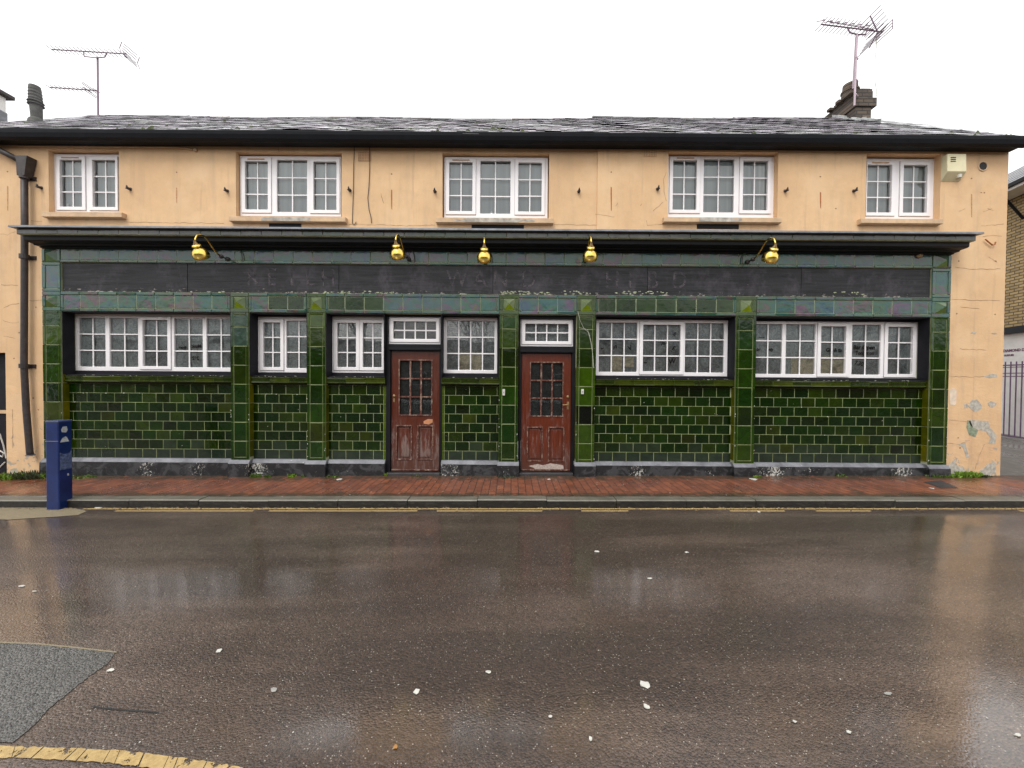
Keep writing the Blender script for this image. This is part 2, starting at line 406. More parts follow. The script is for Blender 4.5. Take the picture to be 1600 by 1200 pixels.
def asphalt():
    n = N('wet_asphalt')
    big = n.noise(.45, 5, .6); mid = n.noise(2.6, 6, .65)
    c = n.mix(n.ramp(big, [(.35, 0), (.65, 1)]), (.036, .024, .017), (.074, .055, .043))
    tr = n.noise(1.1, 4, .6, n.map((.25, 1.4, 1), loc=(5, 2, 0)))
    c = n.mix(n.ramp(tr, [(.42, 0), (.58, .75)]), c, (.019, .013, .010))
    c = n.mix(n.ramp(mid, [(.4, 0), (.75, .4)]), c, (.034, .025, .020))
    ag = n.n.new('ShaderNodeTexVoronoi'); ag.inputs['Scale'].default_value = 95; n.L(n.co, ag.inputs['Vector'])
    rnd = n.sep(ag.outputs['Color'])[0]
    c = n.mix(n.ramp(rnd, [(.0, 0), (1, 1)]), c, n.mix(1, c, (2.6, 2.45, 2.35), 'MULTIPLY'))
    ag2 = n.n.new('ShaderNodeTexVoronoi'); ag2.inputs['Scale'].default_value = 88; n.L(n.map((1, 1, 1), loc=(3, 1, 0)), ag2.inputs['Vector'])
    r2 = n.sep(ag2.outputs['Color'])[1]
    sp = n.math('MULTIPLY', n.math('GREATER_THAN', r2, .90), n.math('LESS_THAN', ag2.outputs['Distance'], .27))
    c = n.mix(sp, c, (.36, .32, .27))  # pale aggregate specks, also sky glints on wet stone put into the colour
    hh = n.math('ADD', n.math('MULTIPLY', ag.outputs['Distance'], -1.0), n.math('MULTIPLY', n.noise(150, 3), .5))
    wet = n.ramp(n.noise(.36, 4, .55, n.map((1, 1.6, 1), loc=(11, 3, 0))), [(.44, 0), (.58, 1)])
    nb = n.bump(hh, .55, .008); nb = n.bump(n.noise(5, 4, .6), .10, .02, nb)
    # a thin film of rain water lies over the stone, broken by the aggregate
    n.fin(c, .32, nb, spec=.6, coat=1, coat_rough=.13)
    n.b.inputs['Coat IOR'].default_value = 1.95
    cn = n.bump(hh, .055, .003); cn = n.bump(n.noise(2.2, 3), .05, .02, cn); n.L(cn, n.b.inputs['Coat Normal'])
    n.L(n.ramp(wet, [(0, .45), (1, 1)]), n.b.inputs['Coat Weight'])
    n.L(n.ramp(wet, [(0, .20), (1, .065)]), n.b.inputs['Coat Roughness'])
    M['wet_asphalt'] = n.m
    n = N('patch_asphalt')
    ag = n.n.new('ShaderNodeTexVoronoi'); ag.inputs['Scale'].default_value = 110; n.L(n.co, ag.inputs['Vector'])
    rnd = n.sep(ag.outputs['Color'])[0]
    c = n.mix(rnd, (.040, .038, .035), (.155, .148, .138)); c = n.mix(n.ramp(n.noise(3, 5, .7), [(.4, 0), (.7, .5)]), c, (.07, .066, .06))
    M['patch_asphalt'] = n.fin(c, .38, n.bump(n.math('MULTIPLY', ag.outputs['Distance'], -1.0), .7, .008))
asphalt()
n = N('kerb_stone'); g = n.noise(40, 6, .75)
c = n.mix(g, (.085, .076, .060), (.21, .195, .155)); c = n.mix(n.ramp(n.noise(3, 5, .7), [(.45, 0), (.7, .7)]), c, (.06, .056, .042))
zz = n.sep()[2]
M['kerb_stone'] = n.fin(c, .4, n.bump(g, .5, .006))
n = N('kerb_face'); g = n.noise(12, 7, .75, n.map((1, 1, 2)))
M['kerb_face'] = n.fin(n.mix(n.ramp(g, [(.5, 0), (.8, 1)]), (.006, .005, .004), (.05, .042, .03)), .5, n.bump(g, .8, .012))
n = N('yellow_paint'); g = n.noise(14, 8, .78)
M['yellow_paint'] = n.fin(n.mix(n.noise(40, 5), (.46, .31, .11), (.66, .48, .22)), .35, n.bump(g, .4, .005), alpha=n.math('GREATER_THAN', g, .37))
n = N('thick_yellow'); g = n.noise(16, 7, .7)
M['thick_yellow'] = n.fin(n.mix(n.ramp(n.noise(30, 6, .7), [(.3, 0), (.7, 1)]), (.30, .20, .08), (.50, .36, .15)), .45, n.bump(g, .6, .006), alpha=n.math('GREATER_THAN', n.noise(9, 8, .8, n.map((1, 1, 1), loc=(3, 3, 0))), .43))
n = N('sandy_concrete'); g = n.noise(30, 7, .75)
M['sandy_concrete'] = n.fin(n.mix(g, (.12, .095, .06), (.34, .28, .18)), .5, n.bump(g, .6, .01))
n = N('alley_ground'); g = n.noise(20, 7, .75)
M['alley_ground'] = n.fin(n.mix(n.noise(1.2, 5, .7), (.06, .055, .05), (.13, .12, .105)), n.ramp(n.noise(1.4, 4), [(.4, .12), (.6, .4)]), n.bump(g, .3, .006))

# ---------------------------------------------------------------- sky and light
w = bpy.data.worlds.new("World"); S.world = w; w.use_nodes = True; wn = w.node_tree; wn.nodes.clear()
SUN_EL, SUN_AZ = math.radians(52), math.radians(205)
sky = wn.nodes.new('ShaderNodeTexSky'); sky.sky_type = 'NISHITA'; sky.sun_disc = False; sky.sun_elevation = SUN_EL; sky.sun_rotation = SUN_AZ; sky.dust_density = 6; sky.air_density = 1
bw = wn.nodes.new('ShaderNodeRGBToBW'); wn.links.new(sky.outputs[0], bw.inputs[0])
bg1 = wn.nodes.new('ShaderNodeBackground'); bg1.inputs[1].default_value = .05; wn.links.new(bw.outputs[0], bg1.inputs[0])
tc = wn.nodes.new('ShaderNodeTexCoord'); nz = wn.nodes.new('ShaderNodeTexNoise'); nz.inputs['Scale'].default_value = 1.6; nz.inputs['Detail'].default_value = 5
wn.links.new(tc.outputs['Generated'], nz.inputs['Vector'])
rp = wn.nodes.new('ShaderNodeValToRGB'); e = rp.color_ramp.elements; e[0].position = .3; e[0].color = (.90, .905, .915, 1); e[1].position = .7; e[1].color = (1, .998, .992, 1)
wn.links.new(nz.outputs['Fac'], rp.inputs[0])
bg2 = wn.nodes.new('ShaderNodeBackground'); bg2.inputs[1].default_value = 1.0; wn.links.new(rp.outputs[0], bg2.inputs[0])
ad = wn.nodes.new('ShaderNodeAddShader'); wo = wn.nodes.new('ShaderNodeOutputWorld')
wn.links.new(bg1.outputs[0], ad.inputs[0]); wn.links.new(bg2.outputs[0], ad.inputs[1]); wn.links.new(ad.outputs[0], wo.inputs[0])
sd = bpy.data.lights.new('sun', 'SUN'); sd.energy = .9; sd.angle = math.radians(25); sd.color = (1, .97, .93)
so = bpy.data.objects.new('sun', sd); C.objects.link(so)
dv = Vector((math.sin(SUN_AZ) * math.cos(SUN_EL), math.cos(SUN_AZ) * math.cos(SUN_EL), math.sin(SUN_EL)))
so.rotation_euler = dv.to_track_quat('Z', 'Y').to_euler()
S.view_settings.view_transform = 'Standard'; S.view_settings.look = 'None'; S.view_settings.gamma = 1; S.view_settings.exposure = .45

# ---------------------------------------------------------------- levels and verticals of the front
YW = .03                                             # plaster face
Z_PL = .231; Z_SILL0, Z_SILL1 = 1.46, 1.59
Z_B0, Z_B1 = 2.633, 2.95; Z_F1 = 3.42; Z_U1 = 3.63
EAVE = 5.30
PIERS = [(68, 97), (361, 389.5), (480, 509), (780, 810), (900.5, 930), (1149, 1180), (1452.5, 1482)]
PX = [(X(a, 560), X(b, 560)) for a, b in PIERS]
XL, XR = -9.45, X(1571, 330, YW)
XS = X(933, 290, YW)
pub = thing('corner_pub', 'long two-storey pub with green glazed tiles below and peach painted walls above', 'building')

def rect(pxs, y):                                     # (x0,x1,ytop,ybot) measured -> X0,X1,Z0,Z1 on plane y
    a, b, t, d = pxs; cy = (t + d) / 2; cx = (a + b) / 2
    return X(a, cy, y), X(b, cy, y), Z(cx, d, y), Z(cx, t, y)

# ---------------------------------------------------------------- upper windows
YU = .11
UP = [dict(o=(76, 186, 235, 333), f=(84.6, 185.6, 241, 331.5), l=[(94.5, 129.5, 'c'), (145.5, 181.5, 'c')], s=(66, 191), gy=(250, 324)),
      dict(o=(368.5, 534, 238, 340), f=(375, 533, 244, 338), l=[(383.3, 419.5, 'c'), (432.6, 479.5, 'f'), (490, 526.5, 'c')], s=(358, 540), gy=(252.5, 328.5)),
      dict(o=(691, 858, 239.5, 342), f=(694, 856, 245.6, 340.6), l=[(701.8, 738.6, 'c'), (750.5, 797.5, 'f'), (809.5, 846.5, 'c')], s=(681, 865), gy=(254, 331)),
      dict(o=(1043, 1214, 238.5, 342), f=(1043.5, 1210.6, 244, 340.6), l=[(1050.6, 1088.4, 'c'), (1099.6, 1147, 'f'), (1160, 1199.3, 'c')], s=(1037, 1221), gy=(251, 329)),
      dict(o=(1351, 1467, 241.5, 344), f=(1352, 1461, 248, 342.6), l=[(1353.6, 1392.5, 'c'), (1410, 1448, 'c')], s=(1345, 1473), gy=(258, 333))]
def window(name, f, lights, yf, rows, cols, glassmat, backs, label=None, gz_=None, bar=.018, vent=False, parent=pub, depth=.06):
    """white plastic window: frame plate with openings, proud sashes, bars, one glass sheet, hangings inside"""
    x0, x1, z0, z1 = f
    root = MB(); holes = []
    for (a, b, k, za, zb) in lights: holes.append((a, b, za, zb))
    root.plate(x0, x1, z0, z1, yf, yf + depth, holes)
    w_ = root.build(name, M['upvc'], parent, bevel=.006, label=label)
    bars = MB(); gl = MB()
    for i, (a, b, k, za, zb) in enumerate(lights):
        yg = yf + .028
        if k == 'c':
            e_ = .052
            X0, X1, Z0, Z1 = a - e_, b + e_, max(za - e_, z0 + .012), min(zb + e_, z1 - .012)
            X0, X1 = max(X0, x0 + .006), min(X1, x1 - .006)
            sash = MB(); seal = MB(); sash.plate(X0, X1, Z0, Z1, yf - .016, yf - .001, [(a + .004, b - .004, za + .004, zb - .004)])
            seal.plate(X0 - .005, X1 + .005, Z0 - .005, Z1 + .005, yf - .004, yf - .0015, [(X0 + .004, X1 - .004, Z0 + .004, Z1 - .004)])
            so_ = sash.build('sash', M['upvc'], w_, bevel=.005); seal.build('seal', M['upvc_seal'], w_)
        nc = cols[i] if isinstance(cols, (list, tuple)) else cols
        for c_ in range(1, nc):
            xx = a + (b - a) * c_ / nc; bars.box(xx - bar / 2, xx + bar / 2, yg - .010, yg - .002, za, zb)
        for r_ in range(1, rows):
            zz_ = za + (zb - za) * r_ / rows; bars.box(a, b, yg - .0112, yg - .0022, zz_ - bar / 2, zz_ + bar / 2)
        gl.face([(a, yg, za), (b, yg, za), (b, yg, zb), (a, yg, zb)])
        if k == 'c':
            sash_vent = vent and i == 0
            if sash_vent:
                vb = MB(); vb.box((a + b) / 2 - .14, (a + b) / 2 + .14, yf - .027, yf - .0165, zb + .018, zb + .034)
                vb.build('trickle_vent', M['vent_clay'], w_, bevel=.003)
    if bars.f: bars.build('glazing_bars', M['upvc'], w_)
    gl.build('glass', glassmat, w_)
    for nm, m, a, b, za, zb, yy in backs:
        q = MB(); q.box(a, b, yy, yy + .004, za, zb); q.build(nm, m, w_)
    return w_
for i, u in enumerate(UP):
    fx = rect(u['f'], YU); cy = (u['gy'][0] + u['gy'][1]) / 2; cx = (u['f'][0] + u['f'][1]) / 2
    zb, za = Z(cx, u['gy'][0], YU), Z(cx, u['gy'][1], YU)
    ls = []
    for a, b, k in u['l']:
        dz = .028 if k == 'f' else 0
        ls.append((X(a, cy, YU), X(b, cy, YU), k, za - dz, zb + dz))
    backs = [('curtain', M['net_curtain'], fx[0] + .02, fx[1] - .02, fx[2] + .03, fx[3] - .02, YU + .075)]
    if i == 3: backs.append(('side_curtain', M['white_curtain'], X(1178, cy, YU), X(1200, cy, YU), fx[2] + .03, fx[3] - .02, YU + .066))
    u['r'] = rect(u['o'], YW)
    wlab = ['pair of white casements by the downpipe', 'three-light white window above the first lamp', 'three-light white window near the middle', 'three-light white window with a pale curtain', 'pair of white casements beside the alarm box'][i]
    w_ = window('upper_window', fx, ls, YU, 3, 2, M['window_glass'], backs, wlab, vent=True)
    if i == 2:   # small things left on the inner sill
        q = MB(); q.tube([(X(768, 333, YU + .05), YU + .06, fx[2] + .05), (X(768, 333, YU + .05), YU + .06, fx[2] + .13)], [.05, .02], 10); q.build('ornament', M['white_paint'], w_)
    if i == 0:
        q = MB(); q.box(X(104, 315, YU + .05), X(107, 315, YU + .05), YU + .05, YU + .07, fx[2] + .06, fx[2] + .16); q.build('ornament', M['white_paint'], w_)

# ---------------------------------------------------------------- plaster walls
shop_hole = (PX[0][0] + .004, PX[6][1] - .004, -1, 3.72)
hl = [tuple(u['r']) for u in UP]
q = MB(); door_x = X(9.5, 640, YW)
q.plate(XL, XS, -.25, EAVE + .1, YW, .36, [hl[0], hl[1], hl[2], shop_hole, (XL + .2, door_x, -1, Z(5, 551, YW))])
lw = q.build('wall', M['plaster'], pub)
q = MB(); q.plate(XS, XR, -.25, EAVE + .1, YW - .022, .36, [hl[3], hl[4], shop_hole])
q.box(XR - .02, XR, .362, 5.1, -.25, EAVE + .1)
rw = q.build('wall', M['plaster'], pub, label='right stretch of plaster wall standing slightly forward, patched at the foot')
q = MB(); q.box(XL, XR - .02, 5.0, 5.1, -.25, EAVE + .1); q.box(XL, XL + .02, .36, 5.0, -.25, EAVE + .1)
q.prism([(XR - .02, 0), (XR - .02, 0), (XR - .02, 0)], 0, .1) if 0 else None
q.build('rear_wall', M['plaster'], pub)
for xx in (XL + .02, XR - .03):                       # gables
    q = MB(); n0 = [(xx, .2, EAVE), (xx, 5.0, EAVE), (xx, 2.45, 7.3)]
    q.face(n0); q.face([(a + .01, b, c) for a, b, c in n0][::-1]); q.build('gable', M['plaster'], pub)
for i, u in enumerate(UP):                            # stone sills
    y0 = YW if i < 3 else YW - .022
    cx = sum(u['s']) / 2; py = u['f'][3]
    zt = u['r'][2] - .003
    a, b = X(u['s'][0], py + 5, y0 - .07), X(u['s'][1], py + 5, y0 - .07)
    q = MB(); q.sweepx([(y0 + .10, zt), (y0 - .075, zt - .012), (y0 - .08, zt - .018), (y0 - .08, zt - .088), (y0 - .05, zt - .092), (y0 + .10, zt - .092)], a, b)
    s = q.build('window_sill', M['sill_stone'], pub, bevel=.004)
    if i in (1, 2, 3):                                # paint gone from the middle of the sill and a slot under it
        wr = [(.28, .70), (.16, .84), (.30, .66)][i - 1]; L_ = b - a
        pts = []; n_ = 14
        for k in range(n_ + 1): pts.append((a + L_ * (wr[0] + (wr[1] - wr[0]) * k / n_), zt - .020 - (0 if 2 < k < 12 else U(0, .03))))
        for k in range(n_, -1, -1): pts.append((a + L_ * (wr[0] + (wr[1] - wr[0]) * k / n_), zt - .084 + (0 if 2 < k < 12 else U(0, .03))))
        q = MB(); q.prism(pts, y0 - .083, y0 - .0802); q.build('bare_stone', M['worn_sill'], s)
        sl = [(.32, .60), (.30, .75), (.30, .66)][i - 1]
        q = MB(); q.box(a + L_ * sl[0], a + L_ * sl[1], y0 - .004, y0 + .01, zt - .17, zt - .095); q.build('broken_patch', M['black_paint'], pub)

def flat_poly(name, pts, y, m, parent=pub, th=.0025, label=None):
    q = MB(); q.prism([P(a, b, y) for a, b in pts], y - th, y + .001); return q.build(name, m, parent, label=label)
def blob(cx, cy, rx, ry, n=14, j=.35):
    return [(cx + rx * math.cos(2 * math.pi * k / n) * U(1 - j, 1 + j), cy - ry * math.sin(2 * math.pi * k / n) * U(1 - j, 1 + j)) for k in range(n)]
YR = YW - .022
# bare render on the right pier
for pts, m in (([(1514, 658), (1516, 656), (1544, 658), (1546, 667), (1557, 680), (1555, 694), (1544, 693), (1548, 684), (1540, 674), (1530, 672), (1520, 668), (1516, 664)], 'cement'),
               ([(1511, 657), (1516, 657), (1520, 668), (1528, 672), (1524, 683), (1514, 680), (1510, 668)], 'green_cement'),
               (blob(1524, 634, 9, 9), 'cement'), (blob(1549, 632, 7, 4), 'cement'), (blob(1509, 634, 3, 4), 'cement'),
               ([(1537, 588), (1549, 584), (1557, 585), (1558, 589), (1546, 591)], 'cement'), (blob(1521, 520, 5, 1.8), 'cement'), (blob(1553, 521, 4, 1.2), 'cement'),
               ([(1480, 742), (1479, 728), (1485, 724), (1491, 718), (1496, 728), (1505, 730), (1508, 736), (1500, 744), (1492, 745)], 'cement'),
               ([(1556, 738), (1555, 722), (1545, 724), (1538, 730), (1530, 736), (1532, 744), (1546, 744)], 'cement'),
               ([(1497, 694), (1508, 692), (1510, 700), (1514, 714), (1510, 716), (1505, 700)], 'cement')):
    flat_poly('bare_render', pts, YR, M[m], rw)
q = MB(); a = P(1489, 620, YR)
q.prism([(a[0] + .055 * math.cos(t) + 0, a[1] + (.09 if math.sin(t) >= 0 else -.09) + .05 * math.sin(t)) for t in [2 * math.pi * k / 20 for k in range(20)]], YR - .003, YR + .001)
q.build('pale_patch', M['litter_white'] if 0 else plain('pale_primer', (.66, .54, .42), .8), rw)
def crack(pts, y, w=.65, m='crack_dark', par=None):
    q = MB(); W = w / 96.
    ps = []
    for (a, b), (c, d) in zip(pts, pts[1:]):
        k_ = max(2, int(abs(c - a) + abs(d - b)) // 5)
        for k in range(k_): ps.append((a + (c - a) * k / k_ + U(-.5, .5), b + (d - b) * k / k_ + U(-.7, .7)))
    ps.append(pts[-1]); ps = [P(a, b, y) for a, b in ps]
    up = []; dn = []
    for i, p in enumerate(ps):
        a = ps[max(i - 1, 0)]; b = ps[min(i + 1, len(ps) - 1)]; dx, dz = b[0] - a[0], b[1] - a[1]; l_ = math.hypot(dx, dz) or 1
        ww = W * U(.3, 1) / 2
        up.append((p[0] - dz / l_ * ww, y - .002, p[1] + dx / l_ * ww)); dn.append((p[0] + dz / l_ * ww, y - .002, p[1] - dx / l_ * ww))
    for i in range(len(ps) - 1): q.face([up[i], dn[i], dn[i + 1], up[i + 1]])
    return q.build('crack', M[m], par or (lw if y == YW else rw))
for pts, y in (([(190, 347), (350, 349)], YW), ([(545, 350), (640, 353), (680, 352)], YW), ([(865, 351), (932, 352)], YW), ([(930, 335), (960, 339)], YR),
               ([(1041, 268), (1037, 280), (1038, 300), (1041, 314)], YR), ([(1036, 316), (1020, 330)], YR), ([(1010, 345), (1012, 352), (1040, 350)], YR),
               ([(434, 229), (436, 237)], YW), ([(1492, 418), (1520, 421), (1563, 420)], YR), ([(1487, 468), (1562, 470)], YR), ([(1533, 353), (1545, 352), (1568, 350)], YR),
               ([(1535, 370), (1552, 368), (1565, 369)], YR), ([(1483, 588), (1520, 589), (1540, 588)], YR), ([(1482, 656), (1510, 659)], YR), ([(1480, 693), (1500, 694), (1515, 688)], YR),
               ([(1538, 694), (1530, 712), (1523, 734)], YR), ([(0, 365), (12, 367), (24, 362)], YW), ([(5, 482), (16, 476), (30, 474)], YW), ([(46, 470), (66, 469)], YW),
               ([(2, 445), (28, 446)], YW), ([(48, 345), (66, 346)], YW), ([(595, 303), (600, 318)], YW), ([(1543, 326), (1552, 329)], YR), ([(1498, 330), (1508, 326)], YR), ([(1536, 331), (1550, 326)], YR),
               ([(962, 322), (965, 317)], YR), ([(1000, 322), (1003, 318)], YR), ([(4, 500), (20, 505), (30, 503)], YW), ([(6, 525), (24, 529)], YW), ([(20, 640), (20, 700)], YW), ([(1500, 545), (1540, 547)], YR),
               ([(1545, 402), (1558, 410)], YR), ([(1500, 480), (1530, 482)], YR)):
    crack(pts, y)
for px_, y0_, y1_, m in ((276, 293, 318, 'faint_rust'), (612, 296, 328, 'rust'), (955, 292, 330, 'rust'), (1282, 300, 326, 'rust'), (12, 290, 330, 'faint_rust'), (1518, 303, 340, 'faint_rust')):
    y = YW if px_ < 933 else YR
    flat_poly('rust_streak', [(px_ - .9, y0_), (px_ + .9, y0_ + 1), (px_ + 1, y0_ + 14), (px_ + .7, y1_), (px_ - .4, y1_ - 2), (px_ - 1, y0_ + 12)], y, M[m], lw if y == YW else rw, .0022)
for a, b in ((276, 269), (612, 272), (955, 269), (1282, 276), (12, 268), (1518, 279), (1533, 301), (1538, 301), (1306, 326), (1495, 490), (1555, 491), (1498, 408), (1556, 408), (1500, 700), (1497, 684), (40, 445), (56, 480), (30, 520), (22, 560), (60, 640), (52, 622)):
    y = YW if a < 933 else YR
    flat_poly('chip', blob(a, b, 1.2, 1.1, 7), y, M['crack_dark'], lw if y == YW else rw)
# air bricks
for k, (a, b, c, d) in enumerate(((560, 580, 238, 252), (1006, 1026, 231, 245))):
    y = YW if k == 0 else YR; r = rect((a, b, c, d), y)
    q = MB(); q.box(r[0], r[1], y - .008, y + .002, r[2], r[3]); v = q.build('air_brick', M['vent_clay'] if k == 0 else M['plaster'], pub)
    q = MB()
    for i in range(8):
        for j in range(6):
            xx = r[0] + (i + .5) * (r[1] - r[0]) / 8; zz_ = r[2] + (j + .5) * (r[3] - r[2]) / 6
            q.box(xx - .0065, xx + .0065, y - .0095, y - .0078, zz_ - .006, zz_ + .006)
    q.build('vent_holes', M['crack_dark'], v)
# boiler flue hole
q = MB(); a = P(1535, 260, YR); MM = Matrix.Translation((a[0], YR, a[1])) @ Matrix.Rotation(math.radians(90), 4, 'X')
q.lathe([(.062, -.02), (.064, .012), (.078, .012), (.082, 0)], MM, 24); v = q.build('flue_collar', M['sill_stone'], pub, True)
q = MB(); q.lathe([(0.0005, .008), (.063, .008)], MM, 24); q.build('flue_mouth', M['dark_slot'], v)
# left doorway panel with spray paint
q = MB(); zt = Z(5, 551, YW); q.box(XL + .2, door_x, .16, .19, -.2, zt); dd = q.build('side_door', M['grey_black_timber'], pub, label='dark painted side door with pale spray paint at its foot')
q = MB(); q.box(XL + .2, door_x + 0, .13, .159, Z(5, 646, .14), Z(5, 641, .14)); q.build('door_bar', M['sill_stone'], dd)
for pts in ([(0, 678), (6, 697), (10, 716)], [(0, 704), (6, 708), (4, 714), (0, 712)], [(0, 730), (8, 722)]):
    q = MB(); q.tube([(P(a, b, .157)[0], .157, P(a, b, .157)[1]) for a, b in pts], .011, 6); q.build('spray_paint', M['litter_white'], dd)

# ---------------------------------------------------------------- glazed tilework
def green(v=None, dark=1.0):
    v = R() if v is None else v
    base = random.choice([(.0035, .016, .0003), (.0022, .013, .0003), (.0050, .018, .0003), (.0045, .012, .0005), (.011, .024, .0003)])
    if v > .96: base = (.017, .026, .001)
    k = U(.45, 1.0) * dark
    return tuple(b * k for b in base)
EDGE = (.055, .08, .016)
def lus():
    r = R()
    if r < .34: c = (.035, .085, .075)
    elif r < .55: c = (.045, .055, .095)
    elif r < .75: c = (.05, .085, .045)
    elif r < .88: c = (.075, .06, .08)
    else: c = (.09, .085, .04)
    k = U(.45, .95); return tuple(v * k for v in c)
def pier(i):
    x0, x1 = PX[i]; w = x1 - x0; e_ = .046
    q = MB(); q.box(x0 + .003, x1 - .003, -.001, .30, Z_PL, Z_U1 if i in (0, 6) else Z_B1, (.12, .14, .045))
    p = q.build('tiled_pier', M['grout'], pub)
    q = MB(); t = MB(); zs = [Z_B0]
    zz_ = Z_B0 - .235; zs.append(zz_)
    while zz_ > Z_PL + .05: zz_ -= (Z_B0 - .235 - Z_PL) / 7; zs.append(zz_)
    zs[-1] = Z_PL
    for k in range(len(zs) - 1):
        a, b = zs[k + 1], zs[k]; c = green(None, 1.5)
        if i == 4 and k in (3, 4): c = (.020, .046, .001)
        if i == 4 and k == 5: c = (.001, .002, .001)
        if i in (4,) and k == 6: c = (.016, .034, .003)
        if k < 2: c = tuple(v * 1.3 + .003 for v in c)
        if i in (1,) and k < 2: c = (.02, .04, .03)
        q.tile(x0, x0 + e_, a, b, -.001, tuple(v * 1.25 for v in c), .013, .005, EDGE, gap=.0015)
        q.tile(x1 - e_, x1, a, b, -.001, tuple(v * 1.25 for v in c), .013, .005, EDGE, gap=.0015)
        if k == 0:
            q.tile(x0 + e_, x1 - e_, b - .035, b, -.001, c, .013, .005, EDGE, gap=.0015); b -= .035
        if k == len(zs) - 2:
            q.tile(x0 + e_, x1 - e_, a, a + .045, -.001, c, .013, .005, EDGE, gap=.0015); a += .045
        q.tile(x0 + e_, x1 - e_, a, b, -.001, c, .006, .008, EDGE, gap=.002)
        if 1 <= k: # return of the pier glazed olive
            for sx, xx in ((-1, x0), (1, x1)):
                col = (.05, .055, .002) if R() < .7 else (.09, .085, .003)
                o = [(xx + sx * .002, 0.004, a + .003), (xx + sx * .002, .135, a + .003), (xx + sx * .002, .135, b - .003), (xx + sx * .002, 0.004, b - .003)]
                if b <= Z_SILL1 + .25: q.face(o, col)
    q.build('pier_tiles', M['glazed_tile'], p)
    ck = MB()
    for k in range(9):
        sx = random.choice((-1, 1)); cx = (x0 if sx < 0 else x1) - sx * U(0, .012); zz_ = U(Z_PL + .05, 1.3); r = U(.003, .009)
        ck.prism([(cx + r * .7 * math.cos(t), zz_ + r * U(.8, 1.8) * math.sin(t)) for t in [2 * math.pi * j / 7 for j in range(7)]], -.0165, -.012)
    tag(ck.build('glaze_chips', M['litter_white'], p), kind='stuff')
    def boss(za, zb):
        m = MB(); cx = (x0 + x1) / 2; cz = (za + zb) / 2; h = min(w, zb - za) / 2 - .006
        col = (.03, .05, .026) if i in (0, 1, 6) else (.022, .042, .010)
        # square frame then pyramid
        for (a, b, c_, d) in ((x0, x1, za, za + (zb - za) / 2 - .095), (x0, x1, cz + .095, zb), (x0, cx - .095, cz - .095, cz + .095), (cx + .095, x1, cz - .095, cz + .095)):
            m.tile(a, b, c_, d, -.001, tuple(v * 1.2 for v in col), .014, .005, (.10, .14, .07), gap=.0015)
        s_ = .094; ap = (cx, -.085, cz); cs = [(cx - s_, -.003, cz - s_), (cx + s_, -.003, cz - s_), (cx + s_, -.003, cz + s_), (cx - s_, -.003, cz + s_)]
        for k in range(4): m.face([cs[k], cs[(k + 1) % 4], ap], (.24, .36, .008) if k == 0 else ((.085, .12, .05) if k != 2 else (.12, .15, .09)))  # face tints carry painted light: greyer sky reflection above, bright glaze underneath
        m.build('pyramid_boss', M['glazed_tile'] if i not in (0, 6) else M['lustre_tile'], p)
    boss(Z_B0, Z_B1)
    if i in (0, 6):
        boss(Z_F1, Z_U1 + .02)
        m = MB(); c = lus() if i == 0 else (.03, .07, .05)
        for (a, b, c_, d) in ((x0, x1, Z_B1, Z_B1 + .05), (x0, x1, Z_F1 - .05, Z_F1), (x0, x0 + .06, Z_B1 + .05, Z_F1 - .05), (x1 - .05, x1, Z_B1 + .05, Z_F1 - .05)):
            m.tile(a, b, c_, d, -.001, (.05, .075, .06), .014, .005, (.10, .13, .10), gap=.0015)
        m.tile(x0 + .06, x1 - .05, Z_B1 + .05, Z_F1 - .05, -.001, (.06, .06, .10) if i == 0 else c, .003, .006, (.02, .03, .03), gap=.002)
        m.build('framed_tile', M['lustre_tile'], p)
    return p
for i in range(7): pier(i)

def band(x0, x1, za, zb, ends, greens=()):
    b_ = MB(); b_.box(x0, x1, -.001, .16, za, zb, (.3, .33, .2)); g = b_.build('tile_frieze', M['grout'], pub)
    q = MB(); q2 = MB(); n_ = max(1, round((x1 - x0) / .3115)); w = (x1 - x0) / n_
    ed = (.11, .14, .09)
    for k in range(n_):
        a, b = x0 + k * w, x0 + (k + 1) * w; c = lus(); fr = (a + b) / 2
        gg = any(g0 < fr < g1 for g0, g1 in greens)
        if gg: c = (.006, .018, .002) if R() < .6 else (.012, .028, .006)
        qq = q2 if gg else q
        t = tuple(v * .85 + .012 for v in c)
        L_, R_ = a, b
        if ends and k == 0: q.tile(a, a + .045, za + .05, zb - .055, -.001, t, .014, .006, ed, gap=.001); L_ += .045
        if ends and k == n_ - 1: q.tile(b - .045, b, za + .05, zb - .055, -.001, t, .014, .006, ed, gap=.001); R_ -= .045
        q.tile(a, b, za, za + .05, -.001, t, .014, .006, ed, gap=.0015)
        q.tile(a, b, zb - .055, zb, -.001, t, .017, .008, ed, gap=.0015)
        qq.tile(L_, R_, za + .05, zb - .055, -.001, c, .005, .006, ed, gap=.0022)
    q.build('lustre_tiles', M['lustre_tile'], g)
    if q2.f: q2.build('green_tiles', M['glazed_tile'], g)
    return g
gr = [(X(420), X(480)), (X(509), X(590)), (X(925), X(1150))]
for i in range(6): band(PX[i][1], PX[i + 1][0], Z_B0, Z_B1, True, gr)
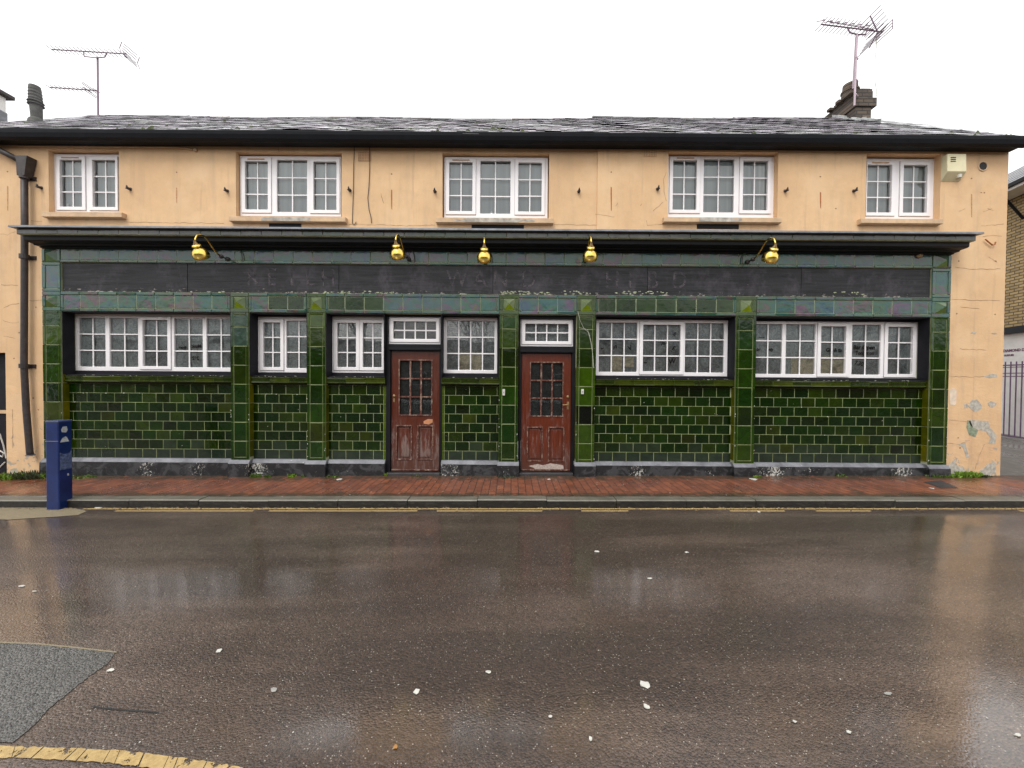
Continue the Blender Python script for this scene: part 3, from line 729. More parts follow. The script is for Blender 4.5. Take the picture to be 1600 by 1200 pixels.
# upper frieze, top edge lost under the cornice
b_ = MB(); b_.box(PX[0][1], PX[6][0], -.001, .16, Z_F1, Z_U1 + .06); ug = b_.build('tile_frieze', M['grout'], pub)
q = MB(); x0, x1 = PX[0][1], PX[6][0]; n_ = round((x1 - x0) / .3115); w = (x1 - x0) / n_
for k in range(n_):
    a, b = x0 + k * w, x0 + (k + 1) * w; c = lus()
    q.tile(a, b, Z_F1, Z_F1 + .04, -.001, tuple(v * .85 + .012 for v in c), .014, .006, (.11, .14, .09), gap=.0015)
    q.tile(a, b, Z_F1 + .04, Z_U1 + .05, -.001, c, .005, .006, (.10, .14, .08), gap=.0022)
q.build('lustre_tiles', M['lustre_tile'], ug)
# sign board
q = MB(); x0, x1 = PX[0][1] + .003, PX[6][0] - .003
cuts = [x0, X(292, 440), X(529, 440), X(770, 440), X(1012, 440), X(1253, 440), x1]
for a, b in zip(cuts, cuts[1:]): q.box(a + .004, b - .004, .014, .05, Z_B1 + .002, Z_F1 - .004)
q.box(x0, x1, .024, .16, Z_B1 + .001, Z_F1 - .003)
sb = q.build('sign_board', M['sign_board'], pub, bevel=.004, label='blackened sign board with ghosts of removed letters')
zc = (Z_B1 + Z_F1) / 2
for s_, px_ in (('R', 394), ('E', 424), ('I', 455), ('L', 484), ('H', 512), ('W', 714), ('A', 750), ('N', 782), ('D', 826), ('H', 957), ('I', 985), ('B', 1020), ('D', 1062)):
    text('ghost_letter', s_, sb, M['ghost_letter'], X(px_, 440), .0132, zc + .01, .40, sx=.85)
# chipped mortar line where the board meets the frieze
for px0, n_ in ((190, 5), (310, 4), (505, 16), (560, 10), (600, 7), (780, 18), (810, 10), (875, 12), (960, 16), (1000, 10), (1300, 8)):
    q = MB()
    for k in range(n_):
        a = px0 + U(0, 50); y_ = U(455, 460); q.prism([P(x_, yy_, .012) for x_, yy_ in blob(a, y_, U(.8, 3), U(.5, 1.1), 7, .5)], .0105, .0138)
    q.build('flaking_chips', M['pale_grout'], sb)

def panel(x0, x1, bull=(False, False), y=.10):
    b_ = MB(); b_.box(x0, x1, y, y + .12, Z_PL - .02, Z_SILL0 + .01); g = b_.build('tiled_panel', M['pale_grout'], pub)
    q = MB(); rows = 8; h = (Z_SILL0 - Z_PL) / rows; ph = U(0, .228)
    for r_ in range(rows):
        za = Z_PL + r_ * h; zb = za + h; off = (r_ % 2) * .114 + ph
        a0, a1 = x0, x1
        if bull[0]: q.tile(a0, a0 + .042, za, zb, y, (.035, .06, .002), .012, .006, (.09, .13, .01), gap=.001); a0 += .042
        if bull[1]: q.tile(a1 - .042, a1, za, zb, y, (.035, .06, .002), .012, .006, (.09, .13, .01), gap=.001); a1 -= .042
        xx = a0 - off
        while xx < a1:
            a, b = max(xx, a0), min(xx + .228, a1)
            if b - a > .02:
                c = green(None, 1.0)
                if r_ == 0: c = (.012, .020, .013)      # limescaled bottom course
                elif r_ == 1 and R() < .35: c = (.011, .020, .010)
                q.tile(a, b, za, zb, y, c, .006, .004, EDGE, .0012, .0024)
            xx += .228
    q.build('wall_tiles', M['glazed_tile'], g)
    q = MB(); h = (Z_SILL0 - Z_PL) / 8
    for k in range(int((x1 - x0) * 7)):
        cx, zz_ = U(x0 + .04, x1 - .04), Z_PL + h * random.randint(1, 7) + U(-.004, .004); r = U(.003, .010)
        if R() < .3: zz_ += U(.02, .12); r = U(.002, .006)
        q.prism([(cx + r * U(.6, 1.6) * math.cos(t), zz_ + r * U(.4, 1) * math.sin(t)) for t in [2 * math.pi * j / 7 for j in range(7)]], y - .0085, y - .004)
    tag(q.build('glaze_chips', M['litter_white'], g), kind='stuff')
    return g
def tsill(x0, x1):
    y0 = .035; b_ = MB()
    b_.sweepx([(.2, Z_SILL1), (y0 + .02, Z_SILL1), (y0, Z_SILL1 - .01), (y0, Z_SILL0 + .028), (y0 + .05, Z_SILL0), (.2, Z_SILL0)], x0, x1, (.010, .017, .003))
    g = b_.build('tiled_sill', M['glazed_tile'], pub)
    q = MB(); n_ = max(1, round((x1 - x0) / .31)); w = (x1 - x0) / n_
    for k in range(n_):
        a, b = x0 + k * w, x0 + (k + 1) * w; c = (.011, .019, .002) if R() < .65 else (.026, .036, .002)
        q.tile(a, b, Z_SILL1 - .03, Z_SILL1 - .004, y0, c, .012, .004, EDGE, gap=.0008)
        q.tile(a, b, Z_SILL0 + .052, Z_SILL1 - .03, y0, c, .003, .004, EDGE, gap=.0015)
        q.tile(a, b, Z_SILL0 + .03, Z_SILL0 + .052, y0, c, .012, .004, EDGE, gap=.0008)
    q.build('sill_tiles', M['glazed_tile'], g)
YG = .20
def bay(x0, x1, holes):
    q = MB(); q.plate(x0 + .003, x1 - .003, Z_SILL1, Z_B0, YG - .02, YG + .10, holes)
    q.box(x0 + .003, x1 - .003, .045, YG - .02, Z_SILL1 + .001, Z_SILL1 + .02)         # timber sill nose
    q.box(x0 + .003, x0 + .012, .001, YG - .021, Z_SILL1 + .021, Z_B0 - .001); q.box(x1 - .012, x1 - .003, .001, YG - .021, Z_SILL1 + .021, Z_B0 - .001)
    q.box(x0 + .013, x1 - .013, .004, YG - .021, Z_B0 - .014, Z_B0 - .002)
    q.build('window_surround', M['grey_black_timber'], pub, bevel=.003)
D1 = (X(603.5, 640, .1), X(690.5, 640, .1)); 
bays = [(PX[0][1], PX[1][0]), (PX[1][1], PX[2][0]), (PX[2][1], D1[0]), (D1[1], PX[3][0]), (PX[4][1], PX[5][0]), (PX[5][1], PX[6][0])]
bull = [(0, 0), (0, 0), (0, 1), (1, 0), (0, 0), (0, 0)]
GW = [dict(f=(115, 371, 491, 580), l=[(122.5, 164.5, 'f'), (171, 215.5, 'f'), (223.7, 263, 'c'), (272, 316.5, 'f'), (322.7, 366, 'f')], gy=(497, 573.5), rows=3, cols=2),
      dict(f=(403, 490, 495, 582), l=[(411.5, 439, 'c'), (447.5, 485, 'f')], gy=(501, 575), rows=3, cols=2),
      dict(f=(519, 603.5, 494.5, 582.5), l=[(527, 557, 'c'), (567, 597, 'c')], gy=(501.5, 575), rows=3, cols=2),
      dict(f=(692.7, 777, 496, 583.5), l=[(698, 772.5, 'f')], gy=(501, 578), rows=3, cols=4),
      dict(f=(931, 1137, 499.5, 587.5), l=[(936, 995.5, 'f'), (1004, 1063, 'c'), (1070.5, 1131.5, 'f')], gy=(504.5, 581.5), rows=3, cols=3),
      dict(f=(1176, 1434, 502.5, 590.5), l=[(1179.5, 1222, 'f'), (1228, 1274, 'f'), (1281.5, 1321, 'c'), (1331.5, 1376, 'f'), (1386, 1425.5, 'c')], gy=(507, 585), rows=3, cols=2)]
glab = ['long five-light ground window with grey sheeting inside', 'narrow ground window between two tiled piers', 'two-casement ground window beside the left door',
        'twelve-pane fixed ground window between the doors', 'three-light ground window with scrawled dark sheeting', 'long ground window with handwriting on the sheeting']
for i, g in enumerate(GW):
    f = rect(g['f'], YG); cy = sum(g['gy']) / 2; cx = (g['f'][0] + g['f'][1]) / 2
    f = (max(f[0], bays[i][0] + .004), min(f[1], bays[i][1] - .004), f[2], f[3]) if i in (2, 3) else f
    zb, za = Z(cx, g['gy'][0], YG), Z(cx, g['gy'][1], YG)
    ls = [(X(a, cy, YG), X(b, cy, YG), k, za + (.01 if k == 'c' else 0), zb - (.03 if k == 'c' else 0)) for a, b, k in g['l']]
    if i == 3: ls = [(ls[0][0], min(ls[0][1], f[1] - .03), 'f', za, zb)]
    yb = YG + .05
    base = 'grey_sheeting' if i in (0, 1, 5) else 'dark_sheeting'
    backs = [('sheeting', M[base], f[0] + .01, f[1] - .01, f[2] + .01, f[3] - .01, yb)]
    def seg(a, b, t, d, m, nm='card'): backs.append((nm, M[m], X(a, cy, yb), X(b, cy, yb), Z(cx, d, yb), Z(cx, t, yb), yb - .006 - .001 * len(backs)))
    if i == 3: seg(716, 755, 551, 579, 'card_sheeting')
    if i == 4: seg(955, 972, 556, 580, 'card_sheeting'); seg(976, 990, 557, 574, 'card_sheeting')
    if i == 5: seg(1236, 1272, 558, 584, 'card_sheeting'); seg(1281, 1322, 557, 583, 'card_sheeting'); seg(1331, 1376, 560, 585, 'dark_sheeting'); seg(1180, 1222, 560, 585, 'dark_sheeting'); seg(1386, 1426, 562, 585, 'dark_sheeting')
    if i == 0: seg(224, 263, 551, 573, 'dark_sheeting')
    bay(*bays[i], [(f[0] - .001, f[1] + .001, f[2] - .001, f[3] + .001)])
    w_ = window('ground_window', f, ls, YG, g['rows'], g['cols'], M['window_glass'], backs, glab[i], bar=.020)
    yt = yb - .016
    def wr(s_, px_, py_, sz, mir=False, rot=0, sx=.9):
        t_ = text('handwriting', s_, w_, M['marker_ink'], X(px_, py_, yt), yt, Z(px_, py_, yt), sz * 1.15, mir, .0006, .12, rot, sx); t_.data.offset = .0022
    if i == 5:
        wr('Bar Open', 1350, 543, .085, sx=.95); wr('Tonight on', 1351, 552, .08, sx=.75); wr('7.30', 1342, 568, .085, rot=.2); wr('Gin & tu', 1303, 547, .075); wr('br', 1185, 546, .07); wr('only', 1203, 546, .06); wr('~~', 1190, 527, .08)
    if i == 0: wr('Music', 307, 541, .07, True); wr('262', 306, 560, .075, True); wr('from', 285, 543, .06, True)
    if i == 4:
        for px_, py_, s_, z_ in ((962, 541, 'n', .09), (984, 544, 'V', .10), (941, 544, '~', .1), (1035, 535, '%', .12), (1052, 545, '\u00a7', .11), (1008, 566, '~', .1), (1050, 565, 'W', .11), (1054, 522, '&', .08)): wr(s_, px_, py_, z_, rot=U(-.5, .5))
    panel(*bays[i], bull[i]); tsill(*bays[i])
    # flaked paint on the timber sill nose
    q = MB()
    for k in range(int((bays[i][1] - bays[i][0]) * 9)):
        a = U(bays[i][0] + .1, bays[i][1] - .1); zz_ = Z_SILL1 + U(.004, .017); l_ = U(.006, .035)
        q.box(a, a + l_, .0435, .0449, zz_ - U(.001, .004), zz_ + .001)
    tag(q.build('flaked_paint', M['litter_white'], pub), kind='stuff')

# ---------------------------------------------------------------- doors
def door(fx, lx, top, bot, tr, gl, gx, pn, right_hand, col, label):
    """fx frame px range, lx leaf px range"""
    yd = .13; cyp = (top + bot) / 2; cxp = (lx[0] + lx[1]) / 2
    x0, x1 = X(lx[0], cyp, yd), X(lx[1], cyp, yd); z1 = Z(cxp, top, yd); z0 = gz(x0) + .055
    fx0, fx1 = X(fx[0], cyp, .1), X(fx[1], cyp, .1)
    t = rect(tr, .14)
    q = MB(); q.plate(fx0, fx1, gz(x0) - .03, Z_B0 - .003, .085, .28, [(x0, x1, -1, z1), (t[0], t[1], t[2], t[3])])
    q.box(x0 - .02, x1 + .02, .06, .0845, z1 + .01, z1 + .045)
    q.build('door_frame', M['black_paint'], pub, bevel=.004)
    tz = t[3] - t[2]; tx = t[1] - t[0]
    window('transom_window', t, [(t[0] + .075, t[1] - .075, 'c', t[2] + .085, t[3] - .075)], .14, 2, 4, M['dark_glass'], [('sheeting', M['dark_sheeting' if right_hand else 'pane_dark'], t[0], t[1], t[2], t[3], .24)], None, bar=.020, depth=.05)
    def zx(py_): return Z(cxp, py_, yd)
    def xx(px_): return X(px_, cyp, yd)
    g = (xx(gx[0]), xx(gx[1]), zx(gl[1]), zx(gl[0]))
    ps = [(xx(a), xx(b), zx(pn[3]), zx(pn[2])) for a, b in (pn[0], pn[1])]
    q = MB(); q.plate(x0 + .004, x1 - .004, z0, z1 - .004, yd, yd + .045, [g] + ps)
    d = q.build('front_door', M[col], pub, bevel=.003, label=label)
    q = MB()
    for r_ in [g] + ps:
        q.plate(r_[0] - .014, r_[1] + .014, r_[2] - .014, r_[3] + .014, yd - .011, yd - .0005, [(r_[0] + .008, r_[1] - .008, r_[2] + .008, r_[3] - .008)])
    q.build('moulding', M['door_edge'], d, bevel=.004)
    q = MB()
    for k in (1, 2):
        a = g[0] + (g[1] - g[0]) * k / 3; q.box(a - .014, a + .014, yd + .002, yd + .03, g[2], g[3])
        b = g[2] + (g[3] - g[2]) * k / 3; q.box(g[0], g[1], yd + .0045, yd + .0275, b - .012, b + .012)
    q.build('glazing_bars', M['door_edge'], d)
    q = MB(); q.face([(g[0], yd + .02, g[2]), (g[1], yd + .02, g[2]), (g[1], yd + .02, g[3]), (g[0], yd + .02, g[3])]); q.build('glass', M['dark_glass'], d)
    q = MB(); q.box(g[0], g[1], yd + .06, yd + .064, g[2], g[3]); q.build('sheeting', M['pane_dark'], d)
    q = MB()
    for r_ in ps:
        q.box(r_[0] - .002, r_[1] + .002, yd + .022, yd + .04, r_[2] - .002, r_[3] + .002)
        q.box(r_[0] + .035, r_[1] - .035, yd + .010, yd + .0215, r_[2] + .035, r_[3] - .035)
    q.build('lower_panel', M[col], d, bevel=.008)
    # weather bar and threshold
    q = MB(); q.box(x0 + .01, x1 - .01, yd - .02, yd - .001, z0 + .004, z0 + .03); q.build('weather_bar', M['door_edge'], d, bevel=.005)
    q = MB(); q.box(x0 - .03, x1 + .03, .0, .2, gz(x0) - .05, gz(x0) + .045); q.build('threshold', M['drain_iron'], pub, bevel=.01)
    hx = x1 - .055 if right_hand else x0 + .05
    hz = zx(632 if right_hand else 619)
    q = MB(); MM = Matrix.Translation((hx, yd, hz)) @ Matrix.Rotation(math.radians(90), 4, 'X')
    if right_hand:
        q.box(hx - .018, hx + .018, yd - .006, yd - .0005, hz - .08, hz + .05)
        q.tube([(hx, yd - .005, hz), (hx, yd - .045, hz), (hx - .02, yd - .05, hz), (hx - .09, yd - .048, hz - .004)], .009, 8)
        MM = Matrix.Translation((hx, yd, hz + .13)) @ Matrix.Rotation(math.radians(90), 4, 'X'); q.lathe([(.026, 0), (.026, .008), (.016, .016), (0.001, .018)], MM, 16)
    else:
        q.lathe([(.024, 0), (.024, .008), (.012, .014), (0.001, .016)], MM, 16)
        q.box(hx - .014, hx + .014, yd - .005, yd - .0005, hz - .10, hz - .035)
    q.build('door_handle', M['dull_brass'], d)
    return d, x0, x1, z0, z1, yd
d1 = door((603.5, 691), (611, 687), 548.5, 738, (607.5, 689, 495, 538), (563, 648.5), (624, 674.5), ((620, 643), (653.5, 676.3), 665.5, 717.5), False, 'door_wood', 'left red-brown door, worn pale between its lower panels')
d2 = door((810, 900), (814, 892.3), 552, 739.5, (813.3, 895.5, 498.7, 541.5), (566.5, 650), (828.5, 879), ((824.5, 847.3), (857.8, 881), 668, 720), True, 'door_wood_bright', 'right red-brown door with lever handle and bare foot')
flat_poly('bare_wood', [(662, 658), (668, 655), (676, 655), (676, 660), (670, 663), (662, 662)], .1295, plain('bare_orange_wood', (.50, .22, .10), .6), d1[0])
flat_poly('bare_wood', [(826, 728), (840, 725), (848, 727), (860, 724), (880, 727), (881, 735), (868, 736), (850, 734), (838, 735), (834, 731)], .1295, plain('bare_grey_wood', (.40, .33, .29), .7, var=.35, sc=30), d2[0])
for px_, py_, sy in ((787, 613, 5), (910, 612, 4)):      # bell pushes on the piers either side of the right door
    a = P(px_, py_, -.02); q = MB(); q.box(a[0] - .022, a[0] + .022, -.032, -.013, a[1] - sy / 96, a[1] + sy / 96); b_ = q.build('bell_push', M['litter_white'], pub, bevel=.006)
    q = MB(); q.box(a[0] - .009, a[0] + .009, -.036, -.0325, a[1] - .012, a[1] + .012); q.build('button', M['litter_grey'], b_)

# ---------------------------------------------------------------- plinth
def plinth_run(x0, x1, yf):
    q = MB(); za = gz((x0 + x1) / 2) - .06
    q.sweepx([(.2, za), (yf - .012, za), (yf, Z_PL - .055), (.2, Z_PL - .055)], x0, x1); g = q.build('plinth', M['plinth_paint'], pub)
    q = MB(); q.sweepx([(.2, Z_PL - .054), (yf - .003, Z_PL - .054), (yf + .002, Z_PL - .045), (yf + .04, Z_PL + .004), (.2, Z_PL + .004)], x0, x1); q.build('plinth_top', M['plinth_top'], g, bevel=.004)
for i, (a, b) in enumerate(PX): plinth_run(a - .02, b + .02, -.055)
for i, (a, b) in enumerate(bays):
    lo = a + .021 if i != 3 else a; hi = b - .021 if i != 2 else b
    plinth_run(lo, hi, .015)

# ---------------------------------------------------------------- cornice
CX0, CX1 = PX[0][0] - .02, PX[6][1] + .03
def cx_(px_, py_, y): return X(px_, py_, y)
q = MB(); q.sweepx([(.05, 3.92), (-.375, 3.872), (-.38, 3.840), (-.32, 3.8445), (.05, 3.8445)], CX0 - .04, CX1 + .04); fl = q.build('lead_flashing', M['lead'], pub, bevel=.004)
q = MB(); q.sweepx([(.05, 3.844), (-.300, 3.844), (-.310, 3.757), (.05, 3.757)], CX0 + .01, CX1 - .01, (.2, .22, .18)); co = q.build('cornice', M['grout'], pub)
q = MB(); n_ = round((CX1 - CX0) / .3115); w = (CX1 - CX0 - .02) / n_
for k in range(n_):
    c = random.choice([(.055, .065, .065), (.065, .07, .07), (.045, .065, .055), (.07, .074, .078)])
    q.tile(CX0 + .01 + k * w, CX0 + .01 + (k + 1) * w, 3.759, 3.842, -.311, c, .006, .005, (.09, .10, .085), gap=.0022)
q.build('cornice_tiles', M['glazed_tile'], co)
q = MB(); q.sweepx([(.05, 3.756), (-.255, 3.756), (-.25, 3.69), (-.22, 3.678), (-.13, 3.672), (-.12, 3.655), (.05, 3.652)], CX0 + .03, CX1 - .03)
q.build('cornice_moulding', M['black_paint'], co, bevel=.006)
q = MB(); q.sweepx([(.03, 3.651), (-.06, 3.651), (-.055, 3.638), (.03, 3.635)], CX0 + .04, CX1 - .04); q.build('cornice_bead', M['black_paint'], co, bevel=.006)
# ---------------------------------------------------------------- roof and eaves
RY, RZ = 2.45, Z(800, 186, 2.45); EY, EZ = -.20, Z(800, 207.5, -.20)
VX0, VX1 = XL - .05, XR + .07
q = MB(); q.box(VX0 + .1, VX1 - .06, -.11, YW - .0235, EAVE + .0, EAVE + .15); eb = q.build('eaves_board', M['eaves_paint'], pub, bevel=.004)
q = MB()
pr = [(-.111, EZ - .13), (-.15, EZ - .14), (-.20, EZ - .115), (-.225, EZ - .06), (-.235, EZ - .02), (-.235, EZ - .008), (-.222, EZ - .008), (-.215, EZ - .05), (-.19, EZ - .10), (-.15, EZ - .12), (-.111, EZ - .115)]
q.sweepx(pr, VX0 + .1, VX1); q.build('gutter', M['eaves_paint'], pub, smooth=False)
q = MB(); rr = random.Random(3)
for k in range(26):
    xx = VX0 + .3 + k * .66; q.lathe([(.018, 0), (.014, .006), (.0005, .008)], Matrix.Translation((xx, -.1105, EAVE + .03)) @ Matrix.Rotation(math.radians(90), 4, 'X'), 8)
q.build('board_bolts', M['lead'], eb)
rf = MB()
rz2 = RZ + .05
dl = math.hypot(RY - EY, RZ - EZ)
back = EZ - .0
rf.face([(VX0 + .02, EY + .02, EZ - .03), (VX1 - .02, EY + .02, EZ - .03), (VX1 - .02, RY, RZ - .03), (VX0 + .02, RY, RZ - .03)], (.03, .03, .032))
rf.face([(VX0 + .02, RY, RZ - .03), (VX1 - .02, RY, RZ - .03), (VX1 - .02, 5.3, EZ - .03), (VX0 + .02, 5.3, EZ - .03)], (.03, .03, .032))
roof = rf.build('roof', M['slate'], pub, label='wet grey slate roof with slipped slates and moss')
rf = MB()
nr = 16; sl_ = Vector((0, RY - EY, RZ - EZ)) / nr; nrm = Vector((0, -(RZ - EZ), RY - EY)).normalized()
xstep = X(905, 190, RY)
for r_ in range(nr):
    base = Vector((0, EY, EZ)) + sl_ * r_
    xx = VX0 - (r_ % 2) * .13
    while xx < VX1:
        a, b = max(xx, VX0), min(xx + .256, VX1)
        lift = 0
        if b - a > .03:
            k = U(.6, 1.35); c = tuple(v * k for v in random.choice([(.34, .325, .35), (.27, .265, .29), (.40, .375, .40), (.30, .31, .29)]))
            sag = .014 * math.sin(xx * 1.3) + .010 * math.sin(xx * 3.1 + r_ * .3) + (.05 * min(1, max(0, (xx - xstep) / .4)) if xx > xstep else 0) * (r_ / nr)
            j = U(-.006, .006); sk = U(-.008, .008)
            drop = U(-.006, .012) - (.05 if R() < .02 else 0)
            o = base + nrm * (.012 + sag + j) + sl_.normalized() * drop
            top = base + sl_ * 1.75 + nrm * (-.004 + sag + j)
            g = .003
            A = [(a + g, o.y, o.z + sk * .4), (b - g, o.y, o.z - sk * .4), (b - g, top.y, top.z), (a + g, top.y, top.z)]
            if r_ == nr - 1: tp = base + sl_ + nrm * (.002 + sag); A[2] = (b - g, tp.y, tp.z); A[3] = (a + g, tp.y, tp.z)
            rf.face(A, c)
            th = nrm * -.0045
            B = [(p[0], p[1] + th.y, p[2] + th.z) for p in A]
            rf.face([B[0], B[1], A[1], A[0]], c); rf.face([B[0], A[0], A[3], B[3]], c); rf.face([A[1], B[1], B[2], A[2]], c)
        xx += .256
rf.build('slates', M['slate'], roof)
q = MB(); xx = VX0                                   # ridge tiles
while xx < VX1 - .05:
    b = min(xx + .45, VX1); zz_ = RZ + .014 * math.sin(xx * 1.3) + (.055 if xx > xstep else 0) + U(-.004, .004)
    q.sweepx([(RY - .13, zz_ - .085), (RY - .02, zz_ + .012), (RY + .02, zz_ + .012), (RY + .13, zz_ - .085), (RY, zz_ - .03)], xx, b - .006, (.05, .048, .052) if R() < .8 else (.09, .06, .05)); xx += .45
q.build('ridge_tiles', M['slate'], roof)
q = MB(); q.sweepx([(-.2, 0), (-.2, 0)], 0, 0) if 0 else None
for xx in (VX0 - .01, VX1 - .012):
    for s_ in (0, 1):
        pr = [Vector((xx, EY - .02, EZ - .035)), Vector((xx, RY, RZ - .03))] if s_ == 0 else [Vector((xx, RY, RZ - .03)), Vector((xx, 5.3, EZ - .03))]
        c0 = (pr[0] + pr[1]) / 2; d = (pr[1] - pr[0]) / 2; q.obox(c0, (.011, 0, 0), d, (0, 0, .02))
q.build('verge', M['eaves_paint'], roof)
q = MB()                                             # moss clumps along the lower slates
def lump(q, c, r, n_=7):
    pts = [(c[0] + r * math.cos(2 * math.pi * k / n_) * U(.6, 1.3), c[1] + r * .6 * math.sin(2 * math.pi * k / n_) * U(.6, 1.2)) for k in range(n_)]
    t = (c[0], c[1], c[2] + r * U(.4, .8))
    for k in range(n_):
        a, b = pts[k], pts[(k + 1) % n_]
        s_ = (RZ - EZ) / (RY - EY)
        q.face([(a[0], a[1], c[2] + (a[1] - c[1]) * s_ - .006), (b[0], b[1], c[2] + (b[1] - c[1]) * s_ - .006), t])
for k in range(230):
    xx = U(VX0 + .1, VX1 - .1); t = abs(random.gauss(0, .16)) if R() < .7 else U(0, 1)
    if xx > -5.5 and R() < .45: continue
    y = EY + .03 + min(t, .98) * (RY - EY); z = EZ + (y - EY) * (RZ - EZ) / (RY - EY) + .012
    lump(q, (xx, y, z), U(.015, .05))
q.build('moss', M['moss'], roof)
tag(bpy.data.objects['moss'], kind='stuff')
# conduit under the eaves, left
q = MB(); zz_ = Z(150, 231, YW - .02)
q.tube([(X(28, 230, .01), .012, Z(28, 228.5, .01)), (X(270, 231, .01), .012, Z(270, 230.5, .01)), (X(290, 231, .01), .012, Z(288, 231.5, .01)), (X(300, 234, .01), .012, Z(299, 234, .01))], .012, 6)
q.lathe([(.0005, .03), (.03, .03), (.03, 0)], Matrix.Translation((X(305, 235, .01), .03, Z(305, 234, .01))) @ Matrix.Rotation(math.radians(90), 4, 'X'), 14)
tag(q.build('conduit', M['sill_stone']), 'peach painted conduit running under the eaves at the left', 'cable')

# chimney and pots
BX0, BX1 = X(1337, 160, 2.0), X(1366, 160, 2.0)
ch = thing('chimney', 'x', 'x') if 0 else None
yc0, yc1 = 2.0, 2.86; zc0 = EZ + (yc0 - EY) * (RZ - EZ) / (RY - EY) - .15
q = MB(); w = BX1 - BX0
ztop = Z(1352, 137, yc0)
q.box(BX0 + .03, BX1 - .03, yc0 + .03, yc1, zc0, ztop - .38)
q.box(BX0 - .0, BX1 + .06, yc0 - .0, yc1 + .03, ztop - .38, ztop - .20)
q.box(BX0 + .03, BX1 - .0, yc0 + .03, yc1, ztop - .20, ztop - .04)
for k in range(26):
    a = U(BX0, BX1); zz_ = ztop - .04 + U(-.005, .03); q.obox((a, U(yc0 + .05, yc1), zz_), (.09, 0, U(-.01, .01)), (0, .05, 0), (0, 0, .03))
chm = q.build('chimney_stack', M['stock_brick'], pub, bevel=.008, label='weathered brick chimney stack leaning over lead flashing')
q = MB(); q.lathe([(.16, 0), (.15, .12), (.165, .13), (.165, .16), (.14, .17), (.13, .30), (.11, .30), (.11, .1)], Matrix.Translation(((BX0 + BX1) / 2 - .08, yc0 + .28, ztop - .03)), 16); q.build('chimney_pot', M['stock_brick'], chm)
q = MB()
for k in range(16):
    a = U(BX0 - .05, BX1 + .02); yy = U(yc0 - .08, yc0 + .03); zz_ = zc0 + .15 + (yy - yc0) * .75 + U(-.02, .06)
    q.obox((a, yy, zz_), (U(.04, .12), 0, U(-.02, .02)), (0, .05, 0), (0, U(-.02, .02), U(.02, .06)))
for k in range(8):
    yy = U(yc0 - .05, yc0 + .6); q.obox((BX0 - .0 + U(-.03, .02), yy, zc0 + .2 + (yy - yc0) * .78 + U(-.02, .03)), (.03, 0, 0), (0, .09, .07), (0, 0, U(.03, .06)))
q.build('flashing', M['mortar_lead'], chm, bevel=.01)
# left pot on the roof
py_ = 1.0
cxp = X(58, 180, py_); zb = Z(60, 198, py_); 
q = MB(); H = Z(56, 135, py_) - zb
s_ = H / 64.
MM = Matrix.Translation((cxp, py_, zb)) @ Matrix.Rotation(math.radians(-3), 4, 'Y')
q.lathe([(r * s_ * .80, z * s_) for r, z in ((13, -6), (13.5, 3), (12, 9), (8.2, 13), (8.6, 22), (9, 33), (12, 34), (9.4, 36.5), (12, 38.5), (9.5, 41), (10.2, 43), (9.2, 46), (10, 48), (9, 51), (9.8, 53), (8.7, 56), (9.2, 58), (8.3, 64), (6.5, 64), (6.5, 40))], MM, 20)
q.build('chimney_pot', M['pot_clay'], pub, False, label='ribbed dark clay chimney pot standing on the roof slope')

# ---------------------------------------------------------------- aerials
def yagi(q, c, L, ny, dirx, el, step, tilt=0, up=0):
    """boom along x from c, elements along y"""
    a = Vector(c); b = a + Vector((dirx * L, 0, tilt * L))
    q.tube([a, b], .011, 6)
    k = 0; n_ = int(L / step)
    for k in range(n_ + 1):
        p = a + (b - a) * (k / n_); q.tube([p + Vector((0, -el / 2, up)), p + Vector((0, el / 2, up))], .0065, 5)
    return a, b
# left
yA = RY; mx = X(153, 140, yA); mz0, mz1 = RZ - .02, Z(153, 91, yA)
la = thing('tv_aerial', 'two-tier television aerial on a thin mast over the left end of the roof', 'aerial', (mx, yA, mz0), 'rooftop aerials')
q = MB(); q.tube([(mx, yA, mz0), (mx, yA, mz1 + .03)], .018, 8); q.build('mast', M['aerial_metal'], la)
q = MB()
yagi(q, (X(83, 80, yA), yA - .03, Z(83, 79, yA)), X(200, 86, yA) - X(83, 80, yA), 0, 1, .22, .095, (Z(200, 86, yA) - Z(83, 79, yA)) / (X(200, 86, yA) - X(83, 80, yA)))
q.tube([(X(133, 85, yA), yA - .03, Z(133, 84, yA)), (X(134, 91, yA), yA - .03, Z(135, 90, yA)), (X(153, 92, yA), yA - .03, Z(153, 92, yA)), (X(166, 92, yA), yA - .03, Z(164, 91, yA)), (X(169, 86, yA), yA - .03, Z(169, 85, yA))], .011, 6)
for dz in (-.20, -.13, -.06, .06, .13, .20):
    xx = X(201, 86, yA) + abs(dz) * .25; zz_ = Z(201, 87, yA) + dz * .65
    q.tube([(xx, yA - .15, zz_), (xx, yA + .15, zz_)], .0075, 5)
for yy in (-.2, .2): q.tube([(X(201, 86, yA) + .05, yA + yy, Z(201, 87, yA) - .13), (X(201, 86, yA), yA + yy, Z(201, 87, yA)), (X(201, 86, yA) + .05, yA + yy, Z(201, 87, yA) + .13)], .0075, 5)
q.build('upper_antenna', M['aerial_metal'], la)
q = MB(); yagi(q, (X(80, 138, yA), yA - .03, Z(80, 138, yA)), X(153, 145, yA) - X(80, 138, yA), 0, 1, .16, .095, -.06)
for dz in (-.12, -.06, .06, .12):
    xx = X(140, 140, yA); q.tube([(xx, yA - .16, Z(140, 141, yA) + dz * .6), (xx, yA + .14, Z(140, 141, yA) + dz * .6)], .0075, 5)
q.build('lower_antenna', M['aerial_metal'], la)
